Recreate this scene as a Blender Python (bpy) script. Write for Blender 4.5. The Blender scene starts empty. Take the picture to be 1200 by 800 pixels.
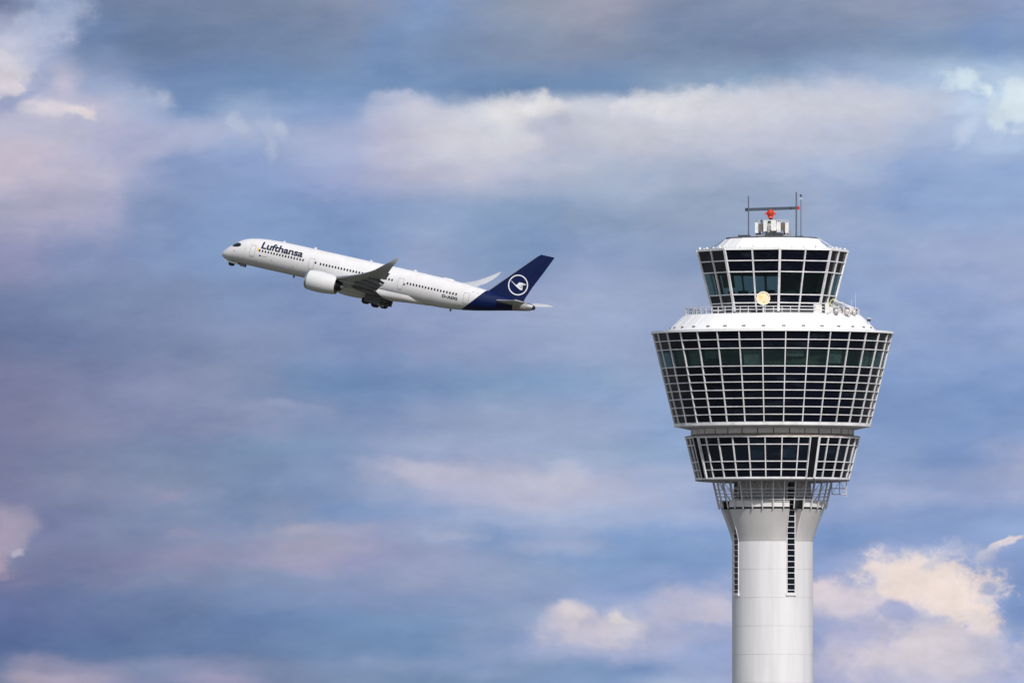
import bpy, bmesh, math, random
from mathutils import Vector, Matrix
random.seed(7)
R = math.radians
SC = bpy.context.scene
COL = SC.collection

# ------------------------------------------------------------------ camera
F = 23340.0            # focal length in 1200-px-wide image units
PITCH = R(1.65)
CAMZ = 2.0
cam = bpy.data.cameras.new('camera')
cam.sensor_width = 36
cam.lens = 36 * F / 1200
cam.clip_start = 1.0
cam.clip_end = 60000
co = bpy.data.objects.new('camera', cam)
COL.objects.link(co)
co.location = (0, 0, CAMZ)
co.rotation_euler = (R(90) + PITCH, 0, 0)
SC.camera = co

# ------------------------------------------------------------------ light, exposure
SUN = Vector((0.28, -0.72, 0.66)).normalized()      # towards the sun
SUN_EL = math.asin(SUN.z)
SUN_AZ = math.atan2(SUN.x, SUN.y)
sl = bpy.data.lights.new('sun', 'SUN')
sl.energy = 3.5
sl.angle = R(2.0)
sl.color = (1.0, 0.955, 0.92)
so = bpy.data.objects.new('sun', sl)
COL.objects.link(so)
so.location = (300, -300, 600)
so.rotation_euler = (-SUN).to_track_quat('-Z', 'Y').to_euler()
SC.view_settings.view_transform = 'Standard'
SC.view_settings.look = 'None'
SC.view_settings.exposure = 0.0
SC.view_settings.gamma = 1.0
SC.view_settings.use_curve_mapping = False


def lin(c):
    r = []
    for v in c:
        v = v / 255.0
        r.append(v / 12.92 if v <= 0.04045 else ((v + 0.055) / 1.055) ** 2.4)
    return tuple(r) + (1.0,)


class NT:
    """small helper for node trees"""
    def __init__(self, nt):
        self.nt = nt
        self.nt.nodes.clear()

    def n(self, typ, **kw):
        nd = self.nt.nodes.new(typ)
        for k, v in kw.items():
            setattr(nd, k, v)
        return nd

    def put(self, sock, v):
        if v is None:
            return
        if hasattr(v, 'is_linked') or isinstance(v, bpy.types.NodeSocket):
            self.nt.links.new(v, sock)
        else:
            sock.default_value = v

    def m(self, op, a, b=None, c=None, clamp=False):
        nd = self.n('ShaderNodeMath', operation=op)
        nd.use_clamp = clamp
        self.put(nd.inputs[0], a)
        if b is not None:
            self.put(nd.inputs[1], b)
        if c is not None:
            self.put(nd.inputs[2], c)
        return nd.outputs[0]

    def sm(self, v, a, b, o0=0.0, o1=1.0, kind='SMOOTHSTEP'):
        nd = self.n('ShaderNodeMapRange', interpolation_type=kind)
        self.put(nd.inputs[0], v)
        nd.inputs[1].default_value = a
        nd.inputs[2].default_value = b
        nd.inputs[3].default_value = o0
        nd.inputs[4].default_value = o1
        return nd.outputs[0]

    def mix(self, f, a, b, blend='MIX'):
        nd = self.n('ShaderNodeMix', data_type='RGBA', blend_type=blend)
        self.put(nd.inputs[0], f)
        self.put(nd.inputs[6], a)
        self.put(nd.inputs[7], b)
        return nd.outputs[2]

    def xyz(self, x, y, z=0.0):
        nd = self.n('ShaderNodeCombineXYZ')
        self.put(nd.inputs[0], x)
        self.put(nd.inputs[1], y)
        self.put(nd.inputs[2], z)
        return nd.outputs[0]

    def noise(self, vec, scale, detail=4, rough=0.55, lac=2.0):
        nd = self.n('ShaderNodeTexNoise')
        self.put(nd.inputs['Vector'], vec)
        nd.inputs['Scale'].default_value = scale
        nd.inputs['Detail'].default_value = detail
        nd.inputs['Roughness'].default_value = rough
        nd.inputs['Lacunarity'].default_value = lac
        return nd


# ------------------------------------------------------------------ world: sky with banks of cloud
world = bpy.data.worlds.new('World')
SC.world = world
world.use_nodes = True
w = NT(world.node_tree)
sky = w.n('ShaderNodeTexSky', sky_type='NISHITA')
sky.sun_disc = False
sky.sun_elevation = SUN_EL
sky.sun_rotation = SUN_AZ
sky.air_density = 1.2
sky.dust_density = 1.5
tc = w.n('ShaderNodeTexCoord')
sp = w.n('ShaderNodeSeparateXYZ')
w.put(sp.inputs[0], tc.outputs['Generated'])
dx, dy, dz = sp.outputs
# general broken cloud all over the sky
gn = w.noise(tc.outputs['Generated'], 2.6, 8, 0.6)
gmask = w.sm(gn.outputs[0], 0.42, 0.60)
gn2 = w.noise(tc.outputs['Generated'], 6.0, 6, 0.6)
gcol = w.mix(w.sm(gn2.outputs[0], 0.3, 0.7), lin((130, 142, 174)), lin((198, 198, 206)))
# the bank of cloud low in the north: azimuth / elevation measured in fine units
dys = w.m('MAXIMUM', dy, 0.02)
u0 = w.m('ADD', w.m('MULTIPLY', w.m('DIVIDE', dx, dys), F), 600.0)
v0 = w.m('SUBTRACT', 400.0 + F * math.tan(PITCH), w.m('MULTIPLY', w.m('DIVIDE', dz, dys), F))
win = w.m('MULTIPLY', w.sm(u0, -2600, -1200), w.sm(u0, 2400, 3800, 1, 0))
win = w.m('MULTIPLY', win, w.sm(v0, -1800, -700))
win = w.m('MULTIPLY', win, w.m('GREATER_THAN', dy, 0.3))
# billows bend the layers
cA = w.xyz(w.m('DIVIDE', u0, 150), w.m('DIVIDE', v0, 85))
nA = w.noise(cA, 1.0, 3, 0.5)
cB = w.xyz(w.m('DIVIDE', u0, 42), w.m('DIVIDE', v0, 26), 3.3)
nB = w.noise(cB, 1.0, 5, 0.6)
sA = w.n('ShaderNodeSeparateColor'); w.put(sA.inputs[0], nA.outputs[1])
sB = w.n('ShaderNodeSeparateColor'); w.put(sB.inputs[0], nB.outputs[1])
def warp(base, a, ka, b, kb):
    t = w.m('ADD', base, w.m('MULTIPLY', w.m('SUBTRACT', a, 0.5), ka))
    return w.m('ADD', t, w.m('MULTIPLY', w.m('SUBTRACT', b, 0.5), kb))
u1 = warp(u0, sA.outputs[0], 90, sB.outputs[0], 34)
v1 = warp(v0, sA.outputs[1], 42, sB.outputs[1], 20)
up = w.m('DIVIDE', w.m('PINGPONG', w.m('ADD', u1, 0.0), 1200.0), 1200.0)
vp = w.m('PINGPONG', v1, 800.0)
ROWS = [
 (0, [(0,120,130,165),(50,150,165,198),(100,116,135,170),(200,124,139,170),(300,132,145,172),(400,140,148,174),(500,130,154,195),(600,150,158,180),(700,160,160,180),(800,138,148,176),(900,140,152,180),(1000,148,155,180),(1100,145,155,185),(1200,145,160,198)]),
 (50, [(0,182,186,213),(50,160,170,204),(100,115,138,176),(200,115,135,170),(300,118,138,173),(400,126,143,175),(450,118,145,186),(500,124,149,187),(600,130,145,175),(700,135,145,172),(800,123,142,172),(900,130,145,177),(1000,134,151,181),(1100,130,153,188),(1150,120,149,194),(1200,130,155,195)]),
 (100, [(0,196,192,212),(50,160,168,200),(80,190,185,208),(110,150,164,200),(200,112,139,180),(300,112,142,184),(400,115,145,187),(500,120,148,188),(600,112,143,182),(700,116,146,186),(800,134,156,188),(900,132,158,190),(1000,155,172,205),(1100,165,186,216),(1200,178,198,224)]),
 (128, [(0,176,174,200),(60,190,186,208),(110,185,182,207),(160,165,176,208),(210,125,152,194),(300,150,170,204),(400,135,158,200),(430,170,178,206),(500,195,195,212),(600,214,214,221),(700,203,204,218),(780,214,214,221),(840,208,208,219),(900,204,205,219),(1000,195,200,218),(1080,178,188,214),(1120,190,205,229),(1200,198,214,234)]),
 (155, [(0,192,187,208),(60,184,181,205),(120,176,176,206),(200,165,173,206),(300,165,177,209),(400,166,174,208),(450,185,182,208),(520,198,196,212),(600,216,214,221),(640,188,188,208),(700,200,200,214),(800,208,207,219),(900,198,200,218),(1000,190,195,217),(1090,165,181,214),(1160,175,191,221),(1200,176,193,223)]),
 (200, [(0,196,184,203),(60,188,181,204),(120,184,180,205),(160,160,166,200),(220,138,157,198),(300,140,160,202),(400,157,166,205),(500,180,180,205),(560,190,189,209),(640,184,187,208),(720,172,181,204),(800,172,180,204),(900,177,184,208),(1000,170,181,209),(1080,146,168,208),(1200,146,170,210)]),
 (250, [(0,172,168,193),(70,178,172,197),(120,166,166,196),(170,138,154,192),(300,130,156,198),(400,130,155,198),(500,142,163,200),(600,135,158,193),(700,142,161,191),(800,150,165,193),(900,155,169,196),(1000,156,171,204),(1080,143,166,207),(1200,146,168,208)]),
 (300, [(0,146,146,183),(100,136,147,186),(200,134,154,194),(260,129,154,197),(400,122,151,195),(500,146,162,200),(600,128,154,192),(700,146,163,200),(800,140,158,194),(900,145,163,198),(1000,146,165,202),(1100,158,170,206),(1200,158,170,206)]),
 (350, [(0,117,131,170),(100,116,135,174),(200,128,144,181),(300,128,148,188),(400,134,152,192),(500,148,159,196),(600,152,163,199),(700,158,170,204),(800,150,163,196),(900,142,160,198),(1050,146,165,204),(1200,156,169,206)]),
 (400, [(0,115,125,164),(100,115,130,169),(200,127,140,177),(300,134,149,186),(400,132,150,190),(500,145,158,195),(600,150,162,198),(700,155,168,202),(800,150,165,200),(900,140,160,200),(1050,142,162,203),(1200,148,166,206)]),
 (450, [(0,125,128,164),(100,130,135,171),(200,139,145,180),(250,140,148,182),(300,130,145,181),(360,114,140,180),(400,112,141,183),(500,122,148,188),(600,124,153,191),(700,134,160,198),(760,145,165,202),(900,135,158,200),(1050,128,155,202),(1200,132,158,203)]),
 (495, [(0,130,130,165),(100,135,138,171),(200,135,142,177),(250,138,146,181),(310,140,150,185),(360,132,150,187),(420,132,151,190),(500,145,160,195),(600,155,167,200),(700,155,168,202),(780,144,166,204),(900,130,155,200),(1050,124,151,197),(1200,126,153,200)]),
 (530, [(0,126,129,165),(100,130,138,171),(200,125,142,177),(300,124,147,181),(400,128,151,189),(460,148,160,195),(520,162,170,200),(600,156,168,201),(700,150,168,200),(780,141,165,202),(900,135,158,200),(1050,136,158,199),(1130,130,155,200),(1200,158,168,204)]),
 (555, [(0,124,127,163),(100,128,136,169),(200,126,142,175),(300,125,145,180),(400,132,152,190),(450,165,170,199),(510,186,182,205),(570,178,179,205),(640,184,185,206),(710,168,176,206),(800,160,172,206),(950,140,162,203),(1030,148,164,203),(1100,150,165,203),(1200,166,172,205)]),
 (578, [(0,126,128,164),(100,129,137,171),(180,138,146,178),(300,125,146,181),(380,130,150,188),(460,150,163,198),(540,176,177,204),(620,182,183,206),(700,172,179,208),(800,164,175,208),(950,145,163,203),(1050,160,171,207),(1120,156,168,205),(1200,163,171,207)]),
 (603, [(0,158,149,176),(30,150,147,175),(60,128,132,170),(150,132,142,176),(200,130,144,180),(270,128,147,184),(340,138,152,186),(400,122,148,190),(500,142,161,201),(600,158,171,205),(700,162,175,208),(800,160,174,209),(950,138,158,202),(1100,130,153,199),(1200,132,156,201)]),
 (628, [(0,162,150,177),(28,158,152,178),(55,125,131,170),(150,130,139,173),(240,138,147,182),(330,150,155,184),(400,158,160,189),(440,150,157,192),(520,150,162,196),(590,130,155,196),(660,150,166,203),(720,130,158,201),(800,132,159,203),(950,120,150,199),(1080,130,154,202),(1200,142,165,208)]),
 (655, [(0,158,147,174),(30,136,138,172),(100,128,132,169),(200,141,142,177),(250,145,148,181),(320,157,155,186),(370,162,158,188),(440,150,154,190),(520,148,156,192),(600,140,159,196),(700,126,155,199),(800,125,155,200),(950,135,156,202),(1050,158,168,206),(1150,146,163,207),(1200,131,155,204)]),
 (680, [(0,128,128,166),(100,125,131,168),(200,130,140,176),(300,132,147,181),(400,136,151,189),(500,154,161,194),(560,150,161,196),(640,140,159,197),(720,134,158,201),(800,142,162,204),(950,160,168,206),(1050,172,176,208),(1160,140,160,206),(1200,125,151,199)]),
 (703, [(0,106,118,164),(100,108,125,167),(200,114,133,172),(300,120,141,180),(400,130,148,188),(500,134,151,189),(600,142,159,196),(700,148,164,203),(800,168,174,207),(950,168,172,207),(1050,178,180,210),(1160,148,163,208),(1200,125,150,198)]),
 (730, [(0,91,112,160),(100,96,116,161),(200,106,128,168),(300,109,135,177),(400,112,142,184),(500,117,145,186),(570,140,159,195),(640,158,170,204),(730,168,176,207),(800,166,173,208),(950,160,168,206),(1050,168,173,208),(1150,160,170,208),(1200,126,151,199)]),
 (758, [(0,88,110,158),(100,95,120,164),(200,101,126,168),(300,107,131,171),(400,112,140,181),(480,110,142,184),(580,138,157,194),(640,156,168,204),(720,158,168,206),(800,150,166,206),(950,152,160,203),(1050,160,165,206),(1150,178,182,210),(1200,140,159,206)]),
 (780, [(0,104,120,160),(50,148,144,172),(100,145,145,177),(180,128,140,176),(250,140,145,178),(320,124,140,174),(400,128,149,187),(500,134,154,190),(600,136,156,192),(690,126,152,191),(740,116,146,191),(800,152,167,206),(950,152,160,205),(1050,174,175,208),(1130,184,184,211),(1200,152,166,208)]),
 (800, [(0,120,130,165),(50,164,155,178),(110,150,148,180),(180,128,136,172),(260,150,148,181),(320,130,140,174),(400,125,145,180),(500,120,145,180),(600,125,150,187),(700,130,155,195),(800,158,173,208),(950,160,165,205),(1050,175,175,208),(1130,188,185,211),(1200,165,172,210)]),
]
cur = None
prev_y = 0
for y, stops in ROWS:
    rp = w.n('ShaderNodeValToRGB')
    w.put(rp.inputs[0], up)
    cr = rp.color_ramp
    cr.interpolation = 'EASE'
    els = cr.elements
    while len(els) < len(stops):
        els.new(0.5)
    for i, s in enumerate(stops):
        els[i].position = i / (len(stops))
    for i, s in enumerate(stops):
        els[len(stops) - 1 - i].position = stops[len(stops) - 1 - i][0] / 1200.0
    for i, s in enumerate(stops):
        els[i].color = lin(s[1:])
    if cur is None:
        cur = rp.outputs[0]
    else:
        cur = w.mix(w.sm(vp, prev_y, y, kind='SMOOTHSTEP'), cur, rp.outputs[0])
    prev_y = y
cG = w.xyz(w.m('DIVIDE', u0, 170), w.m('DIVIDE', v0, 62), 9.4)
nG = w.noise(cG, 1.0, 7, 0.56)
cH = w.xyz(w.m('DIVIDE', w.m('ADD', u0, w.m('MULTIPLY', v0, 0.5)), 75), w.m('DIVIDE', v0, 34), 4.4)
nH = w.noise(cH, 1.0, 6, 0.58)
mot = w.m('ADD', w.m('MULTIPLY', nG.outputs[0], 0.6), w.m('MULTIPLY', nH.outputs[0], 0.4))
dk = w.sm(mot, 0.36, 0.52, 1.0, 0.0)
cur = w.mix(dk, cur, w.mix(1.0, cur, (0.85, 0.90, 0.95, 1), 'MULTIPLY'))
lt = w.sm(mot, 0.50, 0.66, 0.0, 1.0)
cur = w.mix(lt, cur, w.mix(1.0, cur, (1.12, 1.09, 1.04, 1), 'MULTIPLY'))
cur = w.mix(1.0, cur, (1.03, 1.075, 1.08, 1), 'MULTIPLY')
gm = w.n('ShaderNodeGamma'); w.put(gm.inputs[0], cur); gm.inputs[1].default_value = 1.13
h2 = w.n('ShaderNodeHueSaturation'); h2.inputs['Saturation'].default_value = 0.94; h2.inputs['Value'].default_value = 0.97; w.put(h2.inputs['Color'], gm.outputs[0])
cur = h2.outputs[0]
# ragged cumulus heads, each an ellipse broken up by noise
cC = w.xyz(w.m('DIVIDE', u0, 46), w.m('DIVIDE', v0, 40), 7.7)
nC = w.noise(cC, 1.0, 8, 0.68)
cE = w.xyz(w.m('DIVIDE', u0, 15), w.m('DIVIDE', v0, 12), 5.1)
nE = w.noise(cE, 1.0, 5, 0.6)
fine = w.m('SUBTRACT', nE.outputs[0], 0.5)
fb = w.m('ADD', w.m('SUBTRACT', nC.outputs[0], 0.5), w.m('MULTIPLY', fine, 0.22))
cD = w.xyz(w.m('DIVIDE', u1, 120), w.m('DIVIDE', v1, 30), 1.7)
nD = w.noise(cD, 1.0, 5, 0.55)
cF = w.xyz(w.m('DIVIDE', u0, 30), w.m('DIVIDE', w.m('ADD', v0, 9.0), 22), 2.2)
nF = w.noise(cF, 1.0, 7, 0.6)
fb2 = w.m('SUBTRACT', nF.outputs[0], 0.5)
PUFF = [  # cx, cy, rx, ry, rot, colour, softness, raggedness, alpha
 (18, 62, 46, 26, -40, (196, 198, 216), .7, 3.6, .75),
 (55, 25, 42, 24, -35, (168, 180, 210), .8, 3.6, .7),
 (4, 84, 26, 22, 20, (212, 206, 216), .6, 3.0, .75),
 (20, 104, 24, 7, 35, (214, 206, 216), .5, 2.6, .75),
 (66, 128, 30, 10, 8, (216, 208, 216), .5, 2.8, .85),
 (88, 134, 14, 6, 20, (222, 212, 214), .5, 2.6, .8),
 (24, 122, 22, 9, -10, (140, 154, 192), .6, 2.6, .75),
 (40, 112, 12, 6, 0, (146, 160, 198), .6, 2.6, .6),
 (150, 113, 34, 12, 8, (165, 178, 208), .8, 3.6, .7),
 (182, 112, 14, 10, -30, (178, 188, 214), .7, 3.2, .7),
 (130, 122, 12, 9, 0, (178, 184, 212), .7, 3.0, .6),
 (165, 188, 34, 12, -25, (186, 182, 206), .9, 2.2, .4),
 (205, 172, 30, 12, -15, (172, 178, 207), .9, 2.0, .35),
 (240, 158, 48, 13, -6, (172, 180, 209), .9, 2.0, .5),
 (286, 148, 11, 14, 0, (180, 191, 216), .7, 2.4, .75),
 (318, 160, 7, 24, 12, (172, 184, 212), .7, 2.2, .7),
 (336, 148, 10, 12, 30, (180, 191, 216), .6, 2.4, .75),
 (10, 178, 44, 16, 0, (204, 192, 206), .8, 1.6, .5),
 (455, 112, 30, 9, 0, (180, 186, 210), .6, 2.0, .75),
 (500, 128, 50, 14, 0, (194, 195, 212), .8, 1.8, .6),
 (600, 128, 44, 18, 0, (219, 218, 223), .6, 2.0, .85),
 (632, 124, 16, 12, 0, (224, 222, 225), .5, 2.6, .75),
 (650, 158, 10, 16, 50, (170, 178, 204), .6, 2.6, .8),
 (625, 172, 12, 8, 30, (206, 205, 217), .6, 2.6, .6),
 (560, 168, 80, 26, 0, (209, 207, 216), .9, 1.4, .55),
 (712, 128, 8, 12, 20, (218, 218, 226), .5, 2.8, .7),
 (725, 128, 30, 10, -8, (210, 209, 219), .6, 2.4, .6),
 (790, 120, 60, 18, -6, (221, 220, 225), .6, 1.8, .85),
 (850, 138, 60, 14, 0, (216, 214, 221), .8, 1.6, .6),
 (940, 120, 125, 20, 0, (208, 208, 218), .8, 1.6, .7),
 (900, 158, 130, 30, 0, (198, 199, 213), .9, 1.4, .55),
 (720, 165, 70, 26, 0, (196, 197, 211), .9, 1.4, .5),
 (1118, 100, 18, 12, 10, (208, 226, 236), .6, 3.0, .9),
 (1144, 108, 9, 9, 10, (214, 230, 238), .5, 2.6, .85),
 (1192, 122, 30, 20, 10, (215, 229, 238), .5, 2.6, .9),
 (1178, 142, 16, 10, 20, (206, 222, 234), .6, 2.8, .8),
 (1156, 124, 14, 8, 60, (200, 217, 233), .6, 2.8, .8),
 (1128, 156, 20, 9, -40, (190, 206, 229), .7, 3.0, .8),
 (14, 612, 24, 15, -20, (166, 158, 181), .9, 3.0, .55),
 (10, 640, 20, 20, -40, (168, 157, 180), .8, 3.4, .6),
 (4, 660, 12, 12, -40, (178, 160, 178), .6, 2.6, .7),
 (30, 648, 8, 4, 0, (184, 178, 196), .6, 2.6, .7),
 (192, 583, 14, 6, 0, (146, 146, 178), .7, 2.4, .7),
 (205, 626, 10, 5, 0, (144, 144, 178), .7, 2.4, .6),
 (360, 620, 30, 7, 0, (168, 168, 190), .7, 1.8, .75),
 (420, 624, 26, 7, 0, (160, 164, 192), .7, 1.8, .65),
 (370, 640, 64, 10, 0, (164, 161, 187), .9, 1.4, .6),
 (310, 480, 46, 9, 8, (148, 156, 190), .9, 1.6, .5),
 (345, 478, 24, 6, 12, (152, 162, 194), .7, 2.0, .6),
 (500, 546, 50, 10, 4, (188, 186, 206), .8, 1.6, .75),
 (560, 566, 60, 12, 8, (178, 180, 205), .9, 1.6, .6),
 (612, 536, 12, 9, 20, (158, 170, 202), .6, 2.4, .6),
 (650, 560, 60, 13, 6, (188, 187, 207), .8, 1.6, .7),
 (700, 580, 70, 10, 3, (174, 180, 207), .9, 1.6, .55),
 (545, 631, 36, 6, 0, (160, 168, 199), .7, 1.8, .65),
 (660, 638, 50, 8, 2, (160, 171, 202), .8, 1.6, .6),
 (520, 660, 60, 9, 2, (154, 162, 196), .9, 1.6, .5),
 (740, 742, 96, 20, -6, (174, 178, 206), .8, 2.0, .7),
 (650, 730, 30, 14, -15, (206, 198, 210), .9, 2.2, .75),
 (668, 720, 16, 10, -10, (224, 212, 214), .9, 2.2, .75),
 (700, 742, 34, 10, 0, (204, 197, 211), .9, 2.2, .75),
 (733, 732, 22, 15, -25, (212, 206, 215), .9, 2.2, .8),
 (730, 724, 10, 6, 0, (222, 214, 217), .5, 2.4, .8),
 (690, 724, 8, 6, 0, (190, 186, 208), .6, 2.4, .6),
 (800, 704, 46, 18, -8, (188, 186, 208), .7, 2.4, .7),
 (845, 708, 24, 14, 0, (202, 194, 211), .7, 2.4, .7),
 (1085, 775, 110, 38, 0, (184, 184, 209), .6, 2.2, .9),
 (1100, 745, 80, 26, 5, (200, 196, 211), .6, 2.4, .8),
 (1020, 720, 50, 26, 0, (184, 184, 210), .6, 2.4, .7),
 (1088, 690, 72, 32, 12, (224, 212, 214), .45, 1.5, .9),
 (1105, 765, 62, 34, 0, (202, 196, 211), .6, 1.6, .85),
 (985, 700, 42, 22, 8, (214, 203, 211), .6, 2.0, .85),
 (1010, 765, 46, 26, 0, (188, 184, 206), .8, 1.8, .7),
 (1060, 660, 60, 16, -8, (190, 192, 212), .6, 3.2, .8),
 (1060, 676, 46, 18, -4, (220, 210, 214), .5, 2.6, .9),
 (970, 692, 30, 14, 10, (216, 204, 212), .5, 2.6, .9),
 (992, 710, 16, 16, 10, (206, 198, 211), .5, 2.6, .8),
 (1035, 672, 24, 16, 0, (226, 214, 215), .5, 2.8, .9),
 (1092, 680, 66, 26, 8, (236, 219, 212), .4, 2.6, .95),
 (1122, 712, 50, 24, 25, (236, 219, 212), .4, 2.6, .95),
 (1140, 736, 26, 16, 30, (230, 217, 216), .45, 2.6, .95),
 (1162, 708, 15, 5, 30, (214, 208, 216), .5, 2.6, .8),
 (1160, 690, 12, 8, 0, (136, 157, 200), .5, 2.4, .7),
 (1176, 636, 15, 5, -28, (226, 213, 214), .5, 2.2, .95),
 (1162, 648, 20, 6, -30, (188, 190, 211), .7, 2.8, .7),
 (1105, 660, 16, 7, -20, (186, 190, 212), .7, 2.8, .6),
 (1050, 722, 22, 12, 20, (160, 168, 205), .5, 2.8, .9),
 (1028, 714, 10, 8, 20, (166, 172, 207), .5, 2.8, .8),
 (1010, 748, 22, 12, 0, (166, 171, 206), .7, 2.6, .6),
 (1080, 756, 60, 20, -15, (214, 205, 213), .7, 2.8, .85),
 (1120, 780, 40, 12, 0, (206, 200, 212), .7, 2.8, .7),
 (1150, 765, 34, 14, 20, (188, 188, 211), .7, 2.6, .7),
 (70, 796, 36, 9, -6, (168, 158, 180), .8, 2.2, .7),
 (245, 796, 46, 8, 0, (154, 152, 183), .8, 2.0, .6),
]
for cx, cy, rx, ry, rot, c, soft, rag, al in PUFF:
    ca, sa = math.cos(R(rot)), math.sin(R(rot))
    dxn = w.m('SUBTRACT', u1, cx + 0.0)
    dyn = w.m('SUBTRACT', v1, cy + 0.0)
    a = w.m('ADD', w.m('MULTIPLY', dxn, ca / rx), w.m('MULTIPLY', dyn, sa / rx))
    b = w.m('ADD', w.m('MULTIPLY', dxn, -sa / ry), w.m('MULTIPLY', dyn, ca / ry))
    d = w.m('SQRT', w.m('ADD', w.m('MULTIPLY', a, a), w.m('MULTIPLY', b, b)))
    d = w.m('ADD', d, w.m('MULTIPLY', fb, rag))
    msk = w.sm(d, 1.0 - soft, 1.0 + soft, al, 0.0)
    lit = w.m('ADD', 1.0, w.m('MULTIPLY', fb2, -0.30))
    cur = w.mix(msk, cur, w.mix(1.0, lin(c), w.xyz(lit, lit, lit), 'MULTIPLY'))
# faint texture of the cloud
tex = w.m('ADD', w.m('MULTIPLY', fb, 0.11), w.m('MULTIPLY', w.m('SUBTRACT', nD.outputs[0], 0.5), 0.26))
tex = w.m('ADD', tex, 1.0)
cur = w.mix(1.0, cur, w.xyz(tex, tex, tex), 'MULTIPLY')
hs = w.n('ShaderNodeHueSaturation'); hs.inputs['Saturation'].default_value = 0.93; w.put(hs.inputs['Color'], cur)
cur = hs.outputs[0]
cloudcol = w.mix(win, gcol, cur)
mask = w.m('MAXIMUM', win, gmask)
b1 = w.n('ShaderNodeBackground'); w.put(b1.inputs[0], sky.outputs[0]); b1.inputs[1].default_value = 0.10
b2 = w.n('ShaderNodeBackground'); w.put(b2.inputs[0], cloudcol); b2.inputs[1].default_value = 1.0
ms = w.n('ShaderNodeMixShader')
w.put(ms.inputs[0], mask); w.put(ms.inputs[1], b1.outputs[0]); w.put(ms.inputs[2], b2.outputs[0])
wo = w.n('ShaderNodeOutputWorld')
w.put(wo.inputs[0], ms.outputs[0])
world.cycles.sampling_method = 'MANUAL'
world.cycles.sample_map_resolution = 256


# ------------------------------------------------------------------ materials
def mat(name, col, rough=0.5, metal=0.0, var=0.0, vscale=1.0, bump=0.0, coat=0.0, stretch=(1, 1, 1), spec=0.5, col2=None):
    m = bpy.data.materials.new(name)
    m.use_nodes = True
    t = NT(m.node_tree)
    o = t.n('ShaderNodeOutputMaterial')
    p = t.n('ShaderNodeBsdfPrincipled')
    t.put(o.inputs[0], p.outputs[0])
    p.inputs['Roughness'].default_value = rough
    p.inputs['Metallic'].default_value = metal
    p.inputs['Specular IOR Level'].default_value = spec
    if coat:
        p.inputs['Coat Weight'].default_value = coat
        p.inputs['Coat Roughness'].default_value = 0.12
    c = (col[0], col[1], col[2], 1)
    tcn = t.n('ShaderNodeTexCoord')
    mp = t.n('ShaderNodeMapping')
    t.put(mp.inputs[0], tcn.outputs['Object'])
    mp.inputs['Scale'].default_value = stretch
    nz = t.noise(mp.outputs[0], vscale, 6, 0.6)
    if var or col2:
        c2 = col2 or tuple(max(0, x * (1 - var)) for x in col)
        f = t.sm(nz.outputs[0], 0.35, 0.7)
        t.put(p.inputs['Base Color'], t.mix(f, c, (c2[0], c2[1], c2[2], 1)))
        t.put(p.inputs['Roughness'], t.sm(nz.outputs[0], 0.3, 0.7, max(0.02, rough - 0.06), rough + 0.08))
    else:
        p.inputs['Base Color'].default_value = c
    if bump:
        bn = t.n('ShaderNodeBump')
        bn.inputs['Strength'].default_value = bump
        bn.inputs['Distance'].default_value = 0.02
        t.put(bn.inputs['Height'], nz.outputs[0])
        t.put(p.inputs['Normal'], bn.outputs[0])
    return m


def glass(name, tint, transp, base=(0.01, 0.014, 0.022), rough=0.04, spec=0.5):
    m = bpy.data.materials.new(name)
    m.use_nodes = True
    t = NT(m.node_tree)
    o = t.n('ShaderNodeOutputMaterial')
    p = t.n('ShaderNodeBsdfPrincipled')
    p.inputs['Roughness'].default_value = rough
    p.inputs['IOR'].default_value = 1.5
    p.inputs['Specular IOR Level'].default_value = spec
    oi = t.n('ShaderNodeObjectInfo')
    f = t.sm(oi.outputs['Random'], 0, 1, 0, 1, 'LINEAR')
    tcn = t.n('ShaderNodeTexCoord')
    mpn = t.n('ShaderNodeMapping'); t.put(mpn.inputs[0], tcn.outputs['Object'])
    mpn.inputs['Scale'].default_value = (0.30, 0.30, 0.9)
    gz = t.noise(mpn.outputs[0], 1.0, 4, 0.65)
    g2 = t.sm(gz.outputs[0], 0.48, 0.72)
    ff = t.m('MULTIPLY', g2, t.m('ADD', 0.25, t.m('MULTIPLY', f, 0.75)))
    t.put(p.inputs['Base Color'], t.mix(ff, tuple(base) + (1,), (base[0] * 3 + .010, base[1] * 3 + .013, base[2] * 2 + .012, 1)))  # mottled paler tone in the colour stands in for uneven reflections
    t.put(p.inputs['Roughness'], t.m('ADD', rough, t.m('MULTIPLY', gz.outputs[0], 0.08)))
    bm_ = t.n('ShaderNodeBump'); bm_.inputs['Strength'].default_value = 0.25; bm_.inputs['Distance'].default_value = 0.05
    t.put(bm_.inputs['Height'], gz.outputs[0]); t.put(p.inputs['Normal'], bm_.outputs[0])
    if transp:
        tr = t.n('ShaderNodeBsdfTransparent')
        tr.inputs[0].default_value = tuple(tint) + (1,)
        mx = t.n('ShaderNodeMixShader')
        mx.inputs[0].default_value = transp
        t.put(mx.inputs[1], p.outputs[0]); t.put(mx.inputs[2], tr.outputs[0])
        t.put(o.inputs[0], mx.outputs[0])
    else:
        t.put(o.inputs[0], p.outputs[0])
    return m


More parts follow.
